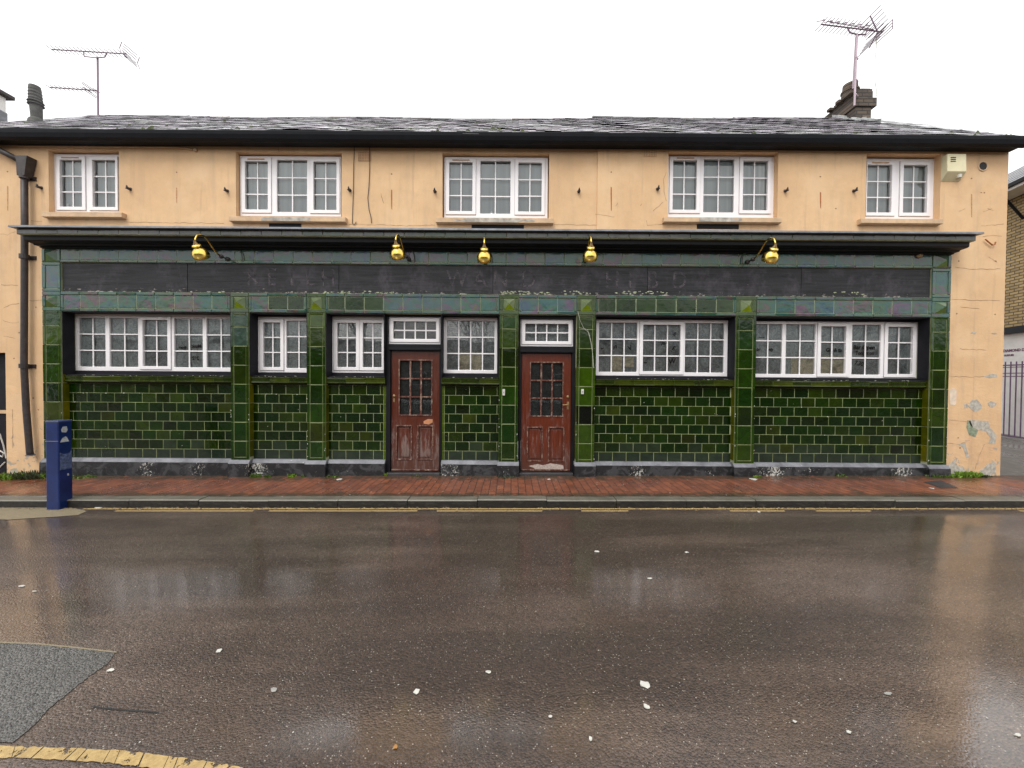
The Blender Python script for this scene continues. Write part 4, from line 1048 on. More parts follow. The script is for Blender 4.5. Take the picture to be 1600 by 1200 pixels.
# right
yB = yc0 - .06; bx = X(1341, 100, yB); bz0 = Z(1341, 165, yB); bz1 = Z(1341, 54, yB)
ra = thing('tv_aerial', 'large television aerial strapped to the brick chimney at the right end', 'aerial', (bx, yB, bz0), 'rooftop aerials')
q = MB(); q.tube([(X(1335, 165, yB), yB, bz0), (X(1339, 56, yB), yB, bz1)], .018, 8); q.tube([(X(1341.5, 132, yB), yB + .12, Z(1341, 132, yB)), (X(1342, 54, yB), yB + .05, bz1 + .01)], .026, 8)
for py2 in (90, 125, 148): q.tube([(X(1336, py2, yB), yB - .02, Z(1336, py2, yB)), (X(1343, py2, yB), yB + .04, Z(1343, py2, yB))], .016, 6)
q.build('mast', M['mast_metal'], ra)
q = MB(); a0 = Vector((X(1283, 38, yB), yB, Z(1283, 38, yB))); b0 = Vector((X(1380, 50, yB), yB, Z(1380, 50, yB)))
q.tube([a0, b0], .013, 6); q.tube([a0 + Vector((.12, 0, .06)), b0 + Vector((-.2, 0, .05))], .008, 6)
for k in range(17):
    p = a0 + (b0 - a0) * (k / 17.); q.tube([p + Vector((0, -.17, 0)), p + Vector((0, .17, 0))], .007, 5)
    if k % 2 == 0 and k < 14: q.tube([p + Vector((.0, -.1, -.01)), p + Vector((.05, .0, .10)), p + Vector((.10, .1, .17))], .010, 5); q.tube([p + Vector((.05, .0, .08)), p + Vector((-.02, .1, .15))], .007, 5)
cR = b0 + Vector((-.12, 0, 0))
for s_ in (1, -1):
    for k in range(5):
        o = cR + Vector((-.02 + .0 * k, 0, s_ * (.05 + .065 * k)))+ Vector((-.04 * k, 0, 0)); q.tube([o + Vector((0, -.25, 0)), o + Vector((0, .25, 0))], .0075, 5)
    q.tube([cR, cR + Vector((-.16, 0, s_ * .33))], .012, 5)
for dz in (-.09, -.03, .03, .09): q.tube([b0 + Vector((.02, -.18, dz)), b0 + Vector((.02, .18, dz))], .0075, 5)
for yy in (-.18, .18): q.tube([b0 + Vector((.02, yy, -.1)), b0 + Vector((.02, yy, .1))], .0075, 5)
q.tube([(X(1324, 43, yB), yB, Z(1324, 43, yB)), (X(1328, 51, yB), yB, Z(1328, 51, yB)), (X(1340, 54, yB), yB, Z(1340, 54, yB)), (X(1352, 54, yB), yB, Z(1352, 54, yB)), (X(1355, 47, yB), yB, Z(1355, 47, yB))], .014, 6)
q.build('antenna', M['aerial_metal'], ra)
q = MB(); q.tube([(X(a, b, yB), yB - .02, Z(a, b, yB)) for a, b in ((1368, 58), (1368, 75), (1366, 95), (1365.5, 115), (1366, 130), (1368, 142), (1368, 152))], .0055, 5)
q.build('aerial_cable', M['cable_pale'], ra)

# ---------------------------------------------------------------- brass swan neck lamps
def lamp_proto():
    r = thing('swan_neck_lamp', 'x', 'lamp', (0, 0, 0), 'brass swan-neck lamps over the sign board')
    # local frame: wall at y=0, shade in front at y=-.62
    q = MB(); q.lathe([(.0005, .03), (.02, .03), (.032, .018), (.036, 0)], Matrix.Rotation(math.radians(90), 4, 'X'), 14)
    q.lathe([(.001, -.035), (.028, -.02), (.036, 0), (.028, .02), (.001, .035)], Matrix.Translation((0, -.13, .0)), 12)
    q.build('wall_mount', M['iron_pipe'], r, True)
    pts = [(0, -.02, 0), (0, -.12, .0), (0, -.20, .015)]
    q = MB(); q.tube(pts, .010, 8); q.build('cable_end', M['iron_pipe'], r, True)
    pts = [(0, -.14, .0), (0, -.24, .03), (0, -.32, .09), (0, -.40, .16), (0, -.47, .195), (0, -.54, .19), (0, -.60, .155), (0, -.625, .10), (0, -.63, .05)]
    q = MB(); q.tube(pts, .012, 10); q.build('swan_neck', M['brass'], r, True)
    T = Matrix.Translation((0, -.63, .045)) @ Matrix.Rotation(math.radians(36), 4, 'X')
    q = MB(); q.lathe([(.012, .03), (.02, .0), (.032, -.02), (.034, -.028)], T, 20); q.build('lamp_holder', M['dull_brass'], r, True)
    q = MB(); q.lathe([(.030, -.026), (.056, -.034), (.063, -.052), (.054, -.070), (.044, -.078), (.060, -.090), (.084, -.110), (.102, -.140), (.111, -.175), (.109, -.205), (.100, -.228)], T, 28)
    s = q.build('lamp_shade', M['brass'], r, True)
    q = MB(); q.lathe([(.040, -.082), (.058, -.096), (.080, -.115), (.097, -.143), (.106, -.176), (.104, -.205), (.098, -.227)], T, 28)
    q.build('shade_lining', M['shade_inside'], s, True)
    return r
lp = lamp_proto()
LAMPS = [((357, 396), 'brass swan-neck lamp nearest the left end of the sign board'), ((638, 402), 'brass swan-neck lamp above the gap between narrow window and left door'),
         ((757, 404), 'middle brass swan-neck lamp of the five above the sign board'), ((906, 404), 'brass swan-neck lamp between the right door and the wide three-light window'), ((1171, 401), 'brass swan-neck lamp nearest the right end of the sign board')]
LAMPS = [((309, 366), LAMPS[0][1]), ((620, 366), LAMPS[1][1]), ((757, 371), LAMPS[2][1]), ((923, 369), LAMPS[3][1]), ((1208, 371), LAMPS[4][1])]
def copy_tree(o, parent=None):
    c = o.copy(); C.objects.link(c)
    if parent: c.parent = parent
    for chd in list(o.children): copy_tree(chd, c)
    return c
roots = [lp] + [copy_tree(lp) for _ in LAMPS[1:]]
for k, (r, ((a, b), lab)) in enumerate(zip(roots, LAMPS)):
    x, z = P(a, b, -.55); x = X(a, b, -.60); th = [0, -.03, .05, -.05, .02][k]; r.location = (x - .6 * math.sin(th), -.018, z - .20); r['label'] = lab
    r.rotation_euler = (0, 0, th)
# stub of the missing lamp
q = MB(); a = P(1438, 399, -.03); q.lathe([(.0005, .04), (.03, .035), (.045, .0)], Matrix.Translation((a[0], -.012, a[1])) @ Matrix.Rotation(math.radians(90), 4, 'X'), 16)
tag(q.build('lamp_stub', M['dull_brass'], smooth=True), 'bare brass wall base with no lamp at the right end of the frieze', 'lamp fitting')
q = MB(); pts = [(358, 383), (700, 388.5), (906, 390), (1170, 393), (1436, 397)]
q.tube([(X(a, b, -.012), -.022, Z(a, b, -.012)) for a, b in pts], .007, 6)
tag(q.build('lamp_cable', M['cable_dark']), 'thin dark cable running along the top of the tiled frieze to the lamps', 'cable')
for k, (a, b, l) in enumerate(((372, 391, 'hooked cable end on the frieze right of the first brass lamp'), (641, 391, 'hooked cable end on the frieze right of the second brass lamp'), (763, 393, 'hooked cable end on the frieze right of the third brass lamp'), (1166, 395, 'hooked cable end on the frieze left of the last brass lamp'))):
    q = MB(); s_ = 1 if k < 3 else -1
    q.tube([(X(a + dx * s_, b + dy, -.03), -.03, Z(a + dx * s_, b + dy, -.03)) for dx, dy in ((0, 0), (4, 2), (6, 8), (6.5, 15), (5, 17))], .007, 6)
    tag(q.build('cable_end', M['cable_dark']), l, 'cable', 'hooked cable ends on the frieze')

# ---------------------------------------------------------------- wall brackets (small black hooks)
def hook_proto():
    q = MB()
    q.lathe([(.0005, .012), (.028, .012), (.032, 0)], Matrix.Rotation(math.radians(90), 4, 'X'), 10)
    q.tube([(0, -.01, 0), (0, -.05, -.005), (0, -.075, .01), (0, -.08, .04)], [.02, .02, .018, .008], 8)
    q.obox((0, -.045, -.018), (.026, 0, 0), (0, .035, 0), (0, 0, .008))
    return q.build('wall_hook', M['iron_pipe'], None, True)
hk = hook_proto()
HK = [((59, 291), 'black iron hook left of the leftmost upper window'), ((199, 293), 'black iron hook right of the leftmost upper window'), ((352, 296), 'black iron hook left of the second upper window'),
      ((545, 295), 'black iron hook right of the second upper window beside a thin cable'), ((679, 297), 'black iron hook left of the middle upper window'), ((905, 297), 'black iron hook right of the middle upper window'),
      ((1029, 293), 'black iron hook left of the upper window with a pale curtain'), ((1230, 296), 'black iron hook right of the upper window with a pale curtain'), ((1338, 296), 'black iron hook left of the rightmost upper window')]
for k, ((a, b), lab) in enumerate(HK):
    o = hk if k == 0 else hk.copy()
    if k: C.objects.link(o)
    y = YW if a < 933 else YR
    x, z = P(a, b, y - .05); o.location = (x, y, z); o.scale = (.8, .8, .8); tag(o, lab, 'hook', 'iron hooks on the upper wall')

# hanging cables on the plaster, cable on the fourth pier
for pts, lab in (([(554, 230), (553, 262), (552.5, 300), (551, 340), (551, 349), (554, 352), (557, 347)], 'thin dark cable hanging left of the air brick, curled at its foot'),
                 ([(578, 230), (578, 262), (577, 290), (575, 310), (577, 328), (580, 340), (581, 349)], 'thin dark cable hanging across the air brick in a slight bow')):
    q = MB(); q.tube([(P(a, b, YW)[0], YW - .012, P(a, b, YW)[1]) for a, b in pts], .0055, 6)
    tag(q.build('hanging_cable', M['cable_dark']), lab, 'cable')
q = MB(); q.tube([(P(a, b, -.02)[0], -.022, P(a, b, -.02)[1]) for a, b in ((903, 487), (906, 500), (912, 513), (918, 515), (922, 530), (926, 552), (928, 575))], .0032, 5)
q.tube([(P(a, b, -.02)[0], -.022, P(a, b, -.02)[1]) for a, b in ((905, 512), (913, 514), (920, 520), (925, 540), (926, 560), (927, 575))], .003, 5)
tag(q.build('loose_cable', M['cable_pale']), 'pale loose cables looping over the tiled pier right of the right door', 'cable')

# ---------------------------------------------------------------- downpipe
dp = thing('downpipe', 'black iron downpipe with hopper head on the left plaster wall', 'downpipe', (X(46, 712, -.06), -.06, 0))
yp = -.05
q = MB(); pts = [(38, 262), (38.5, 352), (38, 480), (37.5, 572), (41, 640), (46.5, 706), (47.5, 712)]
q.tube([(X(a, b, yp), yp, Z(a, b, yp)) for a, b in pts], .041, 14); q.build('pipe', M['iron_pipe'], dp, True)
q = MB(); q.tube([(X(a, b, yp), yp, Z(a, b, yp)) for a, b in ((-30, 215), (2, 236), (33, 252))], .042, 12); q.build('offset_pipe', M['iron_pipe'], dp, True)
q = MB(); b0_ = Z(36, 276, yp); t0 = Z(33, 246, yp); xa, xb = X(24, 250, -.10), X(43, 250, -.10); xm = X(38, 270, yp)
v = [(xa, -.11, t0), (xb, -.11, t0), (xb, .02, t0), (xa, .02, t0), (xm - .06, -.10, b0_), (xm + .06, -.10, b0_), (xm + .06, .01, b0_), (xm - .06, .01, b0_)]
v2 = [(xa + .02, -.11, t0 - .07), (xb - .01, -.11, t0 - .07), (xb - .01, .02, t0 - .07), (xa + .02, .02, t0 - .07)]
for a, b in ((0, 1), (1, 2), (2, 3), (3, 0)):
    q.face([v2[a], v2[b], v[b], v[a]]); q.face([v[4 + a], v[4 + b], v2[b], v2[a]])
q.face(v[4:8]); q.face([(p[0], p[1], p[2] - .02) for p in v[:4]])
q.build('hopper', M['iron_pipe'], dp)
q = MB()
for py2, cx2 in ((401, 38), (572, 37.7), (276, 38)):
    x, z = P(cx2, py2, yp); q.lathe([(.048, -.035), (.058, -.035), (.058, .035), (.048, .035)], Matrix.Translation((x, yp, z)), 14); q.box(x - .10, x + .10, YW - .015, YW - .001, z - .03, z + .03)
q.build('pipe_collar', M['iron_pipe'], dp)
tx, tz = P(47.5, 712, yp); q = MB(); q.lathe([(.048, 0), (.055, 0), (.055, .02), (.048, .02)], Matrix.Translation((tx, yp, tz)), 14); q.build('pipe_rim', M['lead'], dp)

# ---------------------------------------------------------------- alarm box
ax0, ax1 = X(1484, 258, -.12), X(1514, 258, -.12); az1 = Z(1492, 237, -.1); az0 = Z(1492, 279, -.1)
al = thing('alarm_box', 'cream burglar alarm box with louvred grille under the eaves', 'alarm box', (ax0, YR, az0))
q = MB(); q.sweepx([(YR, az1 - .02), (YR - .09, az1 - .02), (YR - .10, az0 + .12), (YR - .09, az0 + .105), (YR, az0 - .0)], ax0, ax1); q.build('casing', M['alarm_cream'], al, bevel=.008)
q = MB()
for k in range(3): q.box(ax0 + .05, ax0 + .13, YR - .101, YR - .085, az1 - .08 - k * .03, az1 - .089 - k * .03)
q.build('grille', M['dark_slot'], al)
q = MB(); q.lathe([(.0005, -.03), (.03, -.02), (.035, .03)], Matrix.Translation((ax1 - .07, YR - .055, az0 + .06)), 12); q.build('strobe', M['litter_white'], al)

# rusty bracket right of cornice
q = MB(); q.tube([(P(a, b, YR)[0], YR - .03, P(a, b, YR)[1]) for a, b in ((1536, 375), (1541, 379), (1547, 384), (1551, 383), (1552, 379))], .010, 6)
tag(q.build('rusty_hook', M['rust']), 'bent rusty metal hook sticking out beside the right end of the cornice', 'hook')

# ---------------------------------------------------------------- ground
def gsheet(name, x0, x1, y0, y1, off, m, kind='structure', nx=1, thick=0):
    q = MB()
    for k in range(nx):
        a, b = x0 + (x1 - x0) * k / nx, x0 + (x1 - x0) * (k + 1) / nx
        q.face([(a, y0, gz(a) + off), (b, y0, gz(b) + off), (b, y1, gz(b) + off), (a, y1, gz(a) + off)])
    return tag(q.build(name, M[m]), kind=kind)
KY = G(800, 781, 0)[1]; KH = .105
KD = .165
# road as a slightly uneven fine sheet near the camera, plus the far ground
gsheet('ground', -300, 300, -300, 300, -KH - .45, 'alley_ground')
q = MB(); ys = [-7.6 + (KY + 7.6) * k / 90 for k in range(91)]; xs_ = [-40, 60]
nv = len(ys)
q.v = [(x, y, gz(x) - KH + prof(y)) for x in xs_ for y in ys]
for k in range(nv - 1): q.f.append((k, nv + k, nv + k + 1, k + 1)); q.c.append((1, 1, 1))
tag(q.build('road', M['wet_asphalt'], smooth=True), kind='structure')
gsheet('near_pavement', -40, 60, -12, -7.6, -.22, 'alley_ground')
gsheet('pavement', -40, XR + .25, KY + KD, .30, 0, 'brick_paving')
q = MB(); xa = XR + .25
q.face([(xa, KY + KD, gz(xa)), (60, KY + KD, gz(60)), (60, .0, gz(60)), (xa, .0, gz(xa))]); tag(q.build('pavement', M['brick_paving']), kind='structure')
q = MB(); q.face([(XR - .1, .0, gz(XR) - .0 + .003), (60, .0, gz(60) + .003), (60, 3.2, gz(60) + .18), (XR - .1, 3.2, gz(XR) + .18)])
q.face([(XR - .1, 3.2, gz(XR) + .18), (60, 3.2, gz(60) + .18), (60, 60, gz(60) + .9), (XR - .1, 60, gz(XR) + .9)]); tag(q.build('alley', M['alley_ground']), kind='structure')
# kerb stones
q = MB(); qf = MB(); xx = -16.0; i = 0
while xx < 26:
    l_ = .915; a, b = xx + .004, xx + l_ - .004; j = U(-.006, .006); zj = U(-.006, .004)
    v = [(a, KY + j + .012, gz(a) + zj), (b, KY + j + .012, gz(b) + zj), (b, KY + KD - .004, gz(b) + zj), (a, KY + KD - .004, gz(a) + zj)]
    q.face(v); q.face([(a, KY + j, gz(a) - .014 + zj), (b, KY + j, gz(b) - .014 + zj), v[1], v[0]])
    for s_ in (a, b): q.face([(s_, KY + j, gz(s_) - .1), (s_, KY + KD - .004, gz(s_) - .1), (s_, KY + KD - .004, gz(s_) + zj), (s_, KY + j + .012, gz(s_) + zj)])
    qf.face([(a, KY + j, gz(a) - .15), (b, KY + j, gz(b) - .15), (b, KY + j, gz(b) - .0142 + zj), (a, KY + j, gz(a) - .0142 + zj)])
    xx += l_
qf.face([(-40, KY + .06, gz(-40) - .2), (60, KY + .06, gz(60) - .2), (60, KY + .06, gz(60) - .03), (-40, KY + .06, gz(-40) - .03)])
kb = tag(q.build('kerb', M['kerb_stone']), kind='structure'); kf = qf.build('kerb_face', M['kerb_face'], kb)
# painted lines and repairs
def ground_poly(name, pts, off, m):
    rr_ = random.Random(4); pp = []
    for (a, b), (c, d) in zip(pts, pts[1:] + pts[:1]):
        for k in range(9): pp.append((a + (c - a) * k / 9 + rr_.uniform(-1, 1) * (k > 0), b + (d - b) * k / 9 + rr_.uniform(-.9, .9) * (k > 0)))
    q = MB(); ps = [G(a, b, off - KH) for a, b in pp]; q.face([tuple(p) for p in ps][::-1]); 
    o = q.build(name, M[m]); 
    bm = bmesh.new(); bm.from_mesh(o.data); bmesh.ops.recalc_face_normals(bm, faces=bm.faces)
    for f in bm.faces:
        if f.normal.z < 0: f.normal_flip()
    bm.to_mesh(o.data); bm.free()
    return tag(o, kind='structure')
ly = [G(800, 795.5, -KH)[1], G(800, 798.8, -KH)[1]]
for k, y in enumerate(ly):
    q = MB(); a = X(130, 797, y) if k == 0 else X(180, 797, y); b = 14.0
    segs = [(a, b)] if k == 0 else [(a, -3.3), (-3.1, -1.2), (-.95, .4), (.9, 1.5), (2.8, 3.5), (3.9, 4.6), (6.5, 14)]
    for s0, s1 in segs:
        q.face([(s0, y - .015, gz(s0) - KH + .004), (s1, y - .015, gz(s1) - KH + .004), (s1, y + .015, gz(s1) - KH + .004), (s0, y + .015, gz(s0) - KH + .004)])
    tag(q.build('yellow_line', M['yellow_paint']), kind='structure')
q = MB(); tp = [(-60, 1163), (10, 1166), (60, 1167), (120, 1169), (180, 1172), (240, 1178), (300, 1186), (345, 1193), (380, 1199)]; bt = [(-60, 1182), (10, 1184), (40, 1184), (100, 1187), (170, 1192), (230, 1199), (290, 1210), (330, 1219), (360, 1226)]
def fine(L_):
    o = []
    for (a, b), (c, d) in zip(L_, L_[1:]):
        for k in range(8): o.append((a + (c - a) * k / 8 + U(-1, 1), b + (d - b) * k / 8 + U(-1.3, 1.3)))
    return o + [L_[-1]]
tp, bt = fine(tp), fine(bt)
T = [G(a, b, .004 - KH) for a, b in tp]; B = [G(a, b, .004 - KH) for a, b in bt]
for k in range(len(T) - 1):
    if k == 0: pass
    g_ = U(.12, .3) if k % 7 == 3 or R() < .06 else -.001; l = lambda u, v_, t: tuple(u + (v_ - u) * t)
    q.face([l(B[k], B[k + 1], g_), l(B[k], B[k + 1], 1), l(T[k], T[k + 1], 1), l(T[k], T[k + 1], g_)])
o = tag(q.build('yellow_line', M['thick_yellow']), kind='structure')
ground_poly('road_patch', [(-80, 1001), (60, 1006), (120, 1012), (180, 1019), (172, 1033), (150, 1049), (118, 1074), (80, 1104), (50, 1135), (20, 1160), (-80, 1162)], .004, 'patch_asphalt')
q = MB(); cr = [(145, 1104), (165, 1107), (190, 1109), (220, 1111), (248, 1113)]
for (a, b), (c, d) in zip(cr, cr[1:]):
    q.face([tuple(G(a, b + 1.2, .003 - KH)), tuple(G(c, d + 1.2, .003 - KH)), tuple(G(c, d - 1.4, .003 - KH)), tuple(G(a, b - 1.4, .003 - KH))])
tag(q.build('road_crack', M['dark_slot']), kind='structure')
q = MB()
ed = [(-60, 1001), (60, 1006), (120, 1012), (182, 1019)]
for (a, b), (c, d) in zip(ed, ed[1:]): q.face([tuple(G(a, b + 1, .0055 - KH)), tuple(G(c, d + 1, .0055 - KH)), tuple(G(c, d - 1.3, .0055 - KH)), tuple(G(a, b - 1.3, .0055 - KH))])
tag(q.build('patch_edge', M['sandy_concrete']), kind='structure')
# concrete footing round the bollard
q = MB(); c0 = G(80, 803, -KH); n_ = 26
pts = [(c0.x - 1.0 + (1.75 if math.cos(t) > 0 else 1.4) * math.cos(t) * U(.93, 1.05) * .78, c0.y + .02 + .26 * math.sin(t) * U(.85, 1.1)) for t in [2 * math.pi * k / n_ for k in range(n_)]]
q.face([(a, min(b, KY - .004), gz(a) - KH + .004) for a, b in pts]); tag(q.build('concrete_footing', M['sandy_concrete']), kind='structure')
# sand and silt in the gutter
# inspection cover
cv = [G(1443, 753, .004), G(1470, 750.5, .004), G(1497, 762, .004), G(1471, 763, .004)]
q = MB(); q.face([tuple(p) for p in (cv[0], cv[3], cv[2], cv[1])]); tag(q.build('drain_cover', M['drain_iron']), 'dark rectangular inspection cover set in the brick pavement', 'drain cover')

# ---------------------------------------------------------------- bollard / feeder post
b0 = G(90, 797, -KH); bw_ = .155
bo = thing('bollard', 'square dark blue metal post with torn stickers at the kerb', 'bollard', tuple(b0))
xa, xb = X(71.5, 740, b0.y), X(90, 740, b0.y); dpt = .14; zt = Z(82, 659, b0.y)
xb = xa + .165
q = MB(); q.box(xa, xb, b0.y, b0.y + dpt + .02, b0.z - .02, zt); q.build('post', M['blue_paint'], bo, bevel=.012, seg=3)
q = MB(); q.box(xa - .004, xb + .004, b0.y - .004, b0.y + dpt + .024, zt - .012, zt + .012)
q.build('cap', plain('blue_cap', (.05, .07, .16), .25), bo, bevel=.008)
q = MB(); q.box(xa - .001, xb + .001, b0.y - .003, b0.y - .0005, Z(80, 690, b0.y), Z(80, 689, b0.y)); q.build('panel_seam', M['lead'], bo)
def side(name, pts, m):           # shapes on the side face, (depth fraction, z)
    q = MB(); xs_ = xb + .0012
    q.face([(xs_, b0.y + d * (dpt + .02), zt - h) for d, h in pts]); q.face([(xs_, b0.y + d * (dpt + .02), zt - h) for d, h in pts][::-1]) if 0 else None
    q.build(name, M[m], bo)
side('sticker', [(.30, .07), (.60, .07), (.66, .12), (.55, .15), (.25, .14), (.2, .11)], 'sticker')
side('sticker', [(.12, .27), (.75, .27), (.6, .21), (.5, .20), (.3, .215), (.2, .24)], 'sticker')
side('torn_sticker', [(.08, .63), (.92, .63), (.93, .35), (.8, .42), (.4, .43), (.1, .40)], 'dirty_sticker')
side('sticker', [(.6, .72), (.72, .72), (.72, .69), (.6, .69)], 'sticker')

# ---------------------------------------------------------------- weeds
def blades(q, c, r, h, n_):
    for k in range(n_):
        a = U(0, 6.28); d = r * math.sqrt(R()); p = Vector(c) + Vector((math.cos(a) * d, math.sin(a) * d * .45, 0))
        l = Vector((U(-.6, .6), U(-.6, .3), U(.5, 1))).normalized() * h * U(.4, 1.1); w_ = Vector((U(-1, 1), U(-1, 1), 0)).normalized() * U(.004, .010)
        q.face([p - w_, p + w_, p + l * .6 + w_ * 1.4, p + l, p + l * .6 - w_ * 1.4])
def weed(px_, py_, rpx, h, n_, m, lab, on=0.0, grp='weeds at the foot of the wall'):
    c = G(px_, py_, on); q = MB(); blades(q, (0, 0, 0), rpx / 95., h, n_)
    o = q.build('weed_clump', M[m]); o.location = c; tag(o, lab, 'weed', grp)
for a in ((18, 748, 24, .10, 420, 'weed_bright', 'bright green mossy weed clump under the dark side door'), (48, 747, 26, .13, 380, 'weed_dark', 'dark straggly weeds around the foot of the downpipe'),
          (60, 736, 10, .22, 90, 'weed_dark', 'tall dead-looking weed between downpipe and blue post'), (66, 747, 9, .08, 160, 'weed_bright', 'small bright weed beside the blue post'),
          (128, 746, 22, .035, 130, 'weed_green', 'thin line of weeds right of the blue post'),
          (400, 745, 9, .06, 90, 'weed_green', 'weed at the plinth corner of the second pier'), (418, 745.5, 5, .05, 50, 'weed_green', 'small weed below the narrow window'),
          (455, 745, 6, .055, 90, 'weed_bright', 'bright round weed below the narrow window'), (475, 745, 5, .04, 40, 'weed_green', 'small weed at the plinth of the third pier'),
          (605, 743, 5, .05, 60, 'weed_bright', 'bright weed at the left jamb of the left door'), (652, 743, 10, .035, 60, 'weed_green', 'thin weeds on the threshold of the left door'), (520, 745, 9, .03, 50, 'weed_green', 'low weeds under the window left of the left door'),
          (790, 746, 14, .03, 70, 'weed_dark', 'low weeds in front of the pier between the doors'), (1182, 745, 6, .04, 50, 'weed_bright', 'small weed at the pier right of the wide window'), (1315, 744, 9, .035, 60, 'weed_green', 'low weed under the long right window'),
          (1388, 742.5, 8, .05, 80, 'weed_green', 'weed near the right end of the tiled panels'), (1466, 744, 20, .05, 180, 'weed_green', 'strip of weeds at the foot of the last pier'), (1513, 745, 16, .10, 380, 'weed_bright', 'bright grass tuft at the foot of the right plaster wall'),
          (1492, 745, 12, .05, 140, 'weed_bright', 'short grass beside the tuft at the right plaster wall'), (1538, 745, 10, .035, 70, 'weed_dark', 'low dark weeds at the right corner of the building')):
    weed(*a)
for a in ((620, 791, 7, .07, 70, 'weed_green', 'weed in the gutter left of centre beside a white scrap'), (664, 791, 6, .05, 50, 'weed_dark', 'dark small weed growing at the kerb foot'), (694, 791, 7, .07, 70, 'weed_green', 'weed at the kerb foot below the left door'),
          (716, 790, 4, .06, 40, 'weed_green', 'thin weed at the kerb foot below the twelve-pane window'), (441, 789, 4, .06, 40, 'weed_green', 'single weed at the kerb foot below the narrow window'), (262, 790, 10, .05, 60, 'weed_dark', 'dark weeds at the kerb foot near the blue post'), (1592, 790, 10, .05, 70, 'weed_dark', 'dark weeds in the gutter at the far right')):
    weed(*a[:7], on=-KH, grp='weeds in the gutter')

# ---------------------------------------------------------------- litter
def scrap(px_, py_, rx, ry, m, lab, on=-KH, cat='litter'):
    c = G(px_, py_, on + .004); s_ = (c.y - CY) / F
    n_ = 9; q = MB(); v = []
    rz = ry * s_ * ((c.y - CY) / (CH - c.z)) # flat patch seen foreshortened
    top = []
    for k in range(n_):
        t = 2 * math.pi * k / n_; u = U(.65, 1.2); top.append((rx * s_ * math.cos(t) * u, rz * math.sin(t) * u, .002 + U(0, .004)))
    bot = [(x, y, 0) for x, y, z in top]
    q.face(top)
    for k in range(n_): q.face([bot[k], bot[(k + 1) % n_], top[(k + 1) % n_], top[k]])
    o = q.build('litter_scrap', M[m]); o.location = c; tag(o, lab, cat, 'litter scraps on the road')
for a in ((34, 916, 5, 1.2, 'litter_white', 'long thin white scrap lying on the road at the far left'), (54, 924, 3, .8, 'litter_white', 'small white scrap beside the long thin one at the left'),
          (342, 1017, 5, 3, 'litter_white', 'pale crumpled leaf on the road below the second pier'), (173, 1047, 5, 3, 'litter_white', 'white square scrap near the corner of the road patch'),
          (428, 1078, 6, 4, 'litter_grey', 'grey flattened scrap in the left half of the road'), (651, 1081, 4.5, 4, 'litter_white', 'white trodden scrap left of centre on the road'), (763, 1050, 4.5, 2.5, 'litter_white', 'round white scrap at the middle of the road'),
          (1008, 1070, 8, 6, 'litter_white', 'largest white crumpled scrap on the road'), (1010, 1104, 5, 4, 'litter_white', 'white scrap just below the largest one'), (618, 1167, 3.5, 4, 'litter_brown', 'small brown leaf near the lower edge of the road'),
          (923, 1155, 3, 3.5, 'litter_white', 'tiny white scrap near the lower edge of the road'), (932, 862, 4, 1.2, 'litter_white', 'white fleck on the road below the right door'), (1015, 904, 3.5, 1.2, 'litter_white', 'white fleck on the road below the wide window'),
          (1073, 863, 3, 1.0, 'litter_white', 'pale fleck on the road nearer the kerb below the wide window'), (1388, 1084, 6, 2, 'litter_grey', 'dark twig-like scrap in the right half of the road'), (1590, 1149, 6, 3, 'litter_white', 'white scrap at the far right edge of the road'),
          (1326, 1144, 4, 2.5, 'litter_white', 'small white scrap low in the right half of the road'), (1186, 800, 3, 1, 'litter_white', 'white fleck by the yellow line below the fifth pier'), (1242, 1128, 3, 2, 'litter_white', 'tiny pale scrap right of the two crumpled ones'),
          (1387, 789, 5, 1.3, 'litter_white', 'white flat wrapper in the gutter at the right'), (1508, 788, 2.5, 1, 'litter_white', 'tiny white scrap in the gutter below the right wall'), (1570, 787, 3, 1.3, 'litter_red', 'red scrap in the gutter at the far right'),
          (325, 790, 4, 1.5, 'litter_grey', 'grey wrapper in the gutter below the first window'), (154, 793, 6, 1.5, 'litter_white', 'white wrapper in the gutter beside the blue post'), (860, 1120, 3, 2, 'litter_white', 'pale speck on the road between larger scraps')):
    scrap(*a)
scrap(600, 790, 6.5, 2.6, 'litter_white', 'pale blue-white tissue in the gutter left of centre')
scrap(1177, 749, 6, 1.6, 'litter_white', 'white crushed scrap on the brick pavement by the fifth pier', 0)
scrap(858, 749, 3, .9, 'litter_white', 'tiny white scrap on the brick pavement before the right door', 0)
scrap(530, 749, 5, 1.3, 'litter_white', 'white sliver on the brick pavement left of the left door', 0)
scrap(1456, 763, 3, 1.0, 'litter_white', 'white fleck on the pavement by the inspection cover', 0)
q = MB()
for k in range(90):
    px_, py_ = U(-60, 1660), 800 + 420 * R() ** 1.3; c = G(px_, py_, .003 - KH); r = U(.002, .005)
    q.face([(c.x - r, c.y, c.z), (c.x, c.y - r * U(.5, 1.3), c.z), (c.x + r, c.y + r * .3, c.z), (c.x, c.y + r, c.z)])
for k in range(110):
    px_, py_ = U(0, 1600), U(748, 776); c = G(px_, py_, .003); r = U(.004, .010)
    q.face([(c.x - r, c.y, c.z), (c.x, c.y - r * U(.5, 1.3), c.z), (c.x + r, c.y + r * .3, c.z), (c.x, c.y + r, c.z)])
tag(q.build('litter_flecks', M['litter_white']), 'tiny pale flecks scattered over road and pavement', 'litter', kind='stuff')
q = MB(); rr = random.Random(5)
for k in range(900):
    x = U(-8, 12) if R() < .6 else random.choice((-4.6, -3.1, -1.4, 3.6, 6.2)) + random.gauss(0, .35); y = KY - abs(random.gauss(0, .05)); r = U(.008, .028); z = gz(x) - KH + .002
    q.face([(x - r, y, z), (x, y - r, z + .004), (x + r, y + .2 * r, z), (x, y + r * .6, z + U(0, .015))])
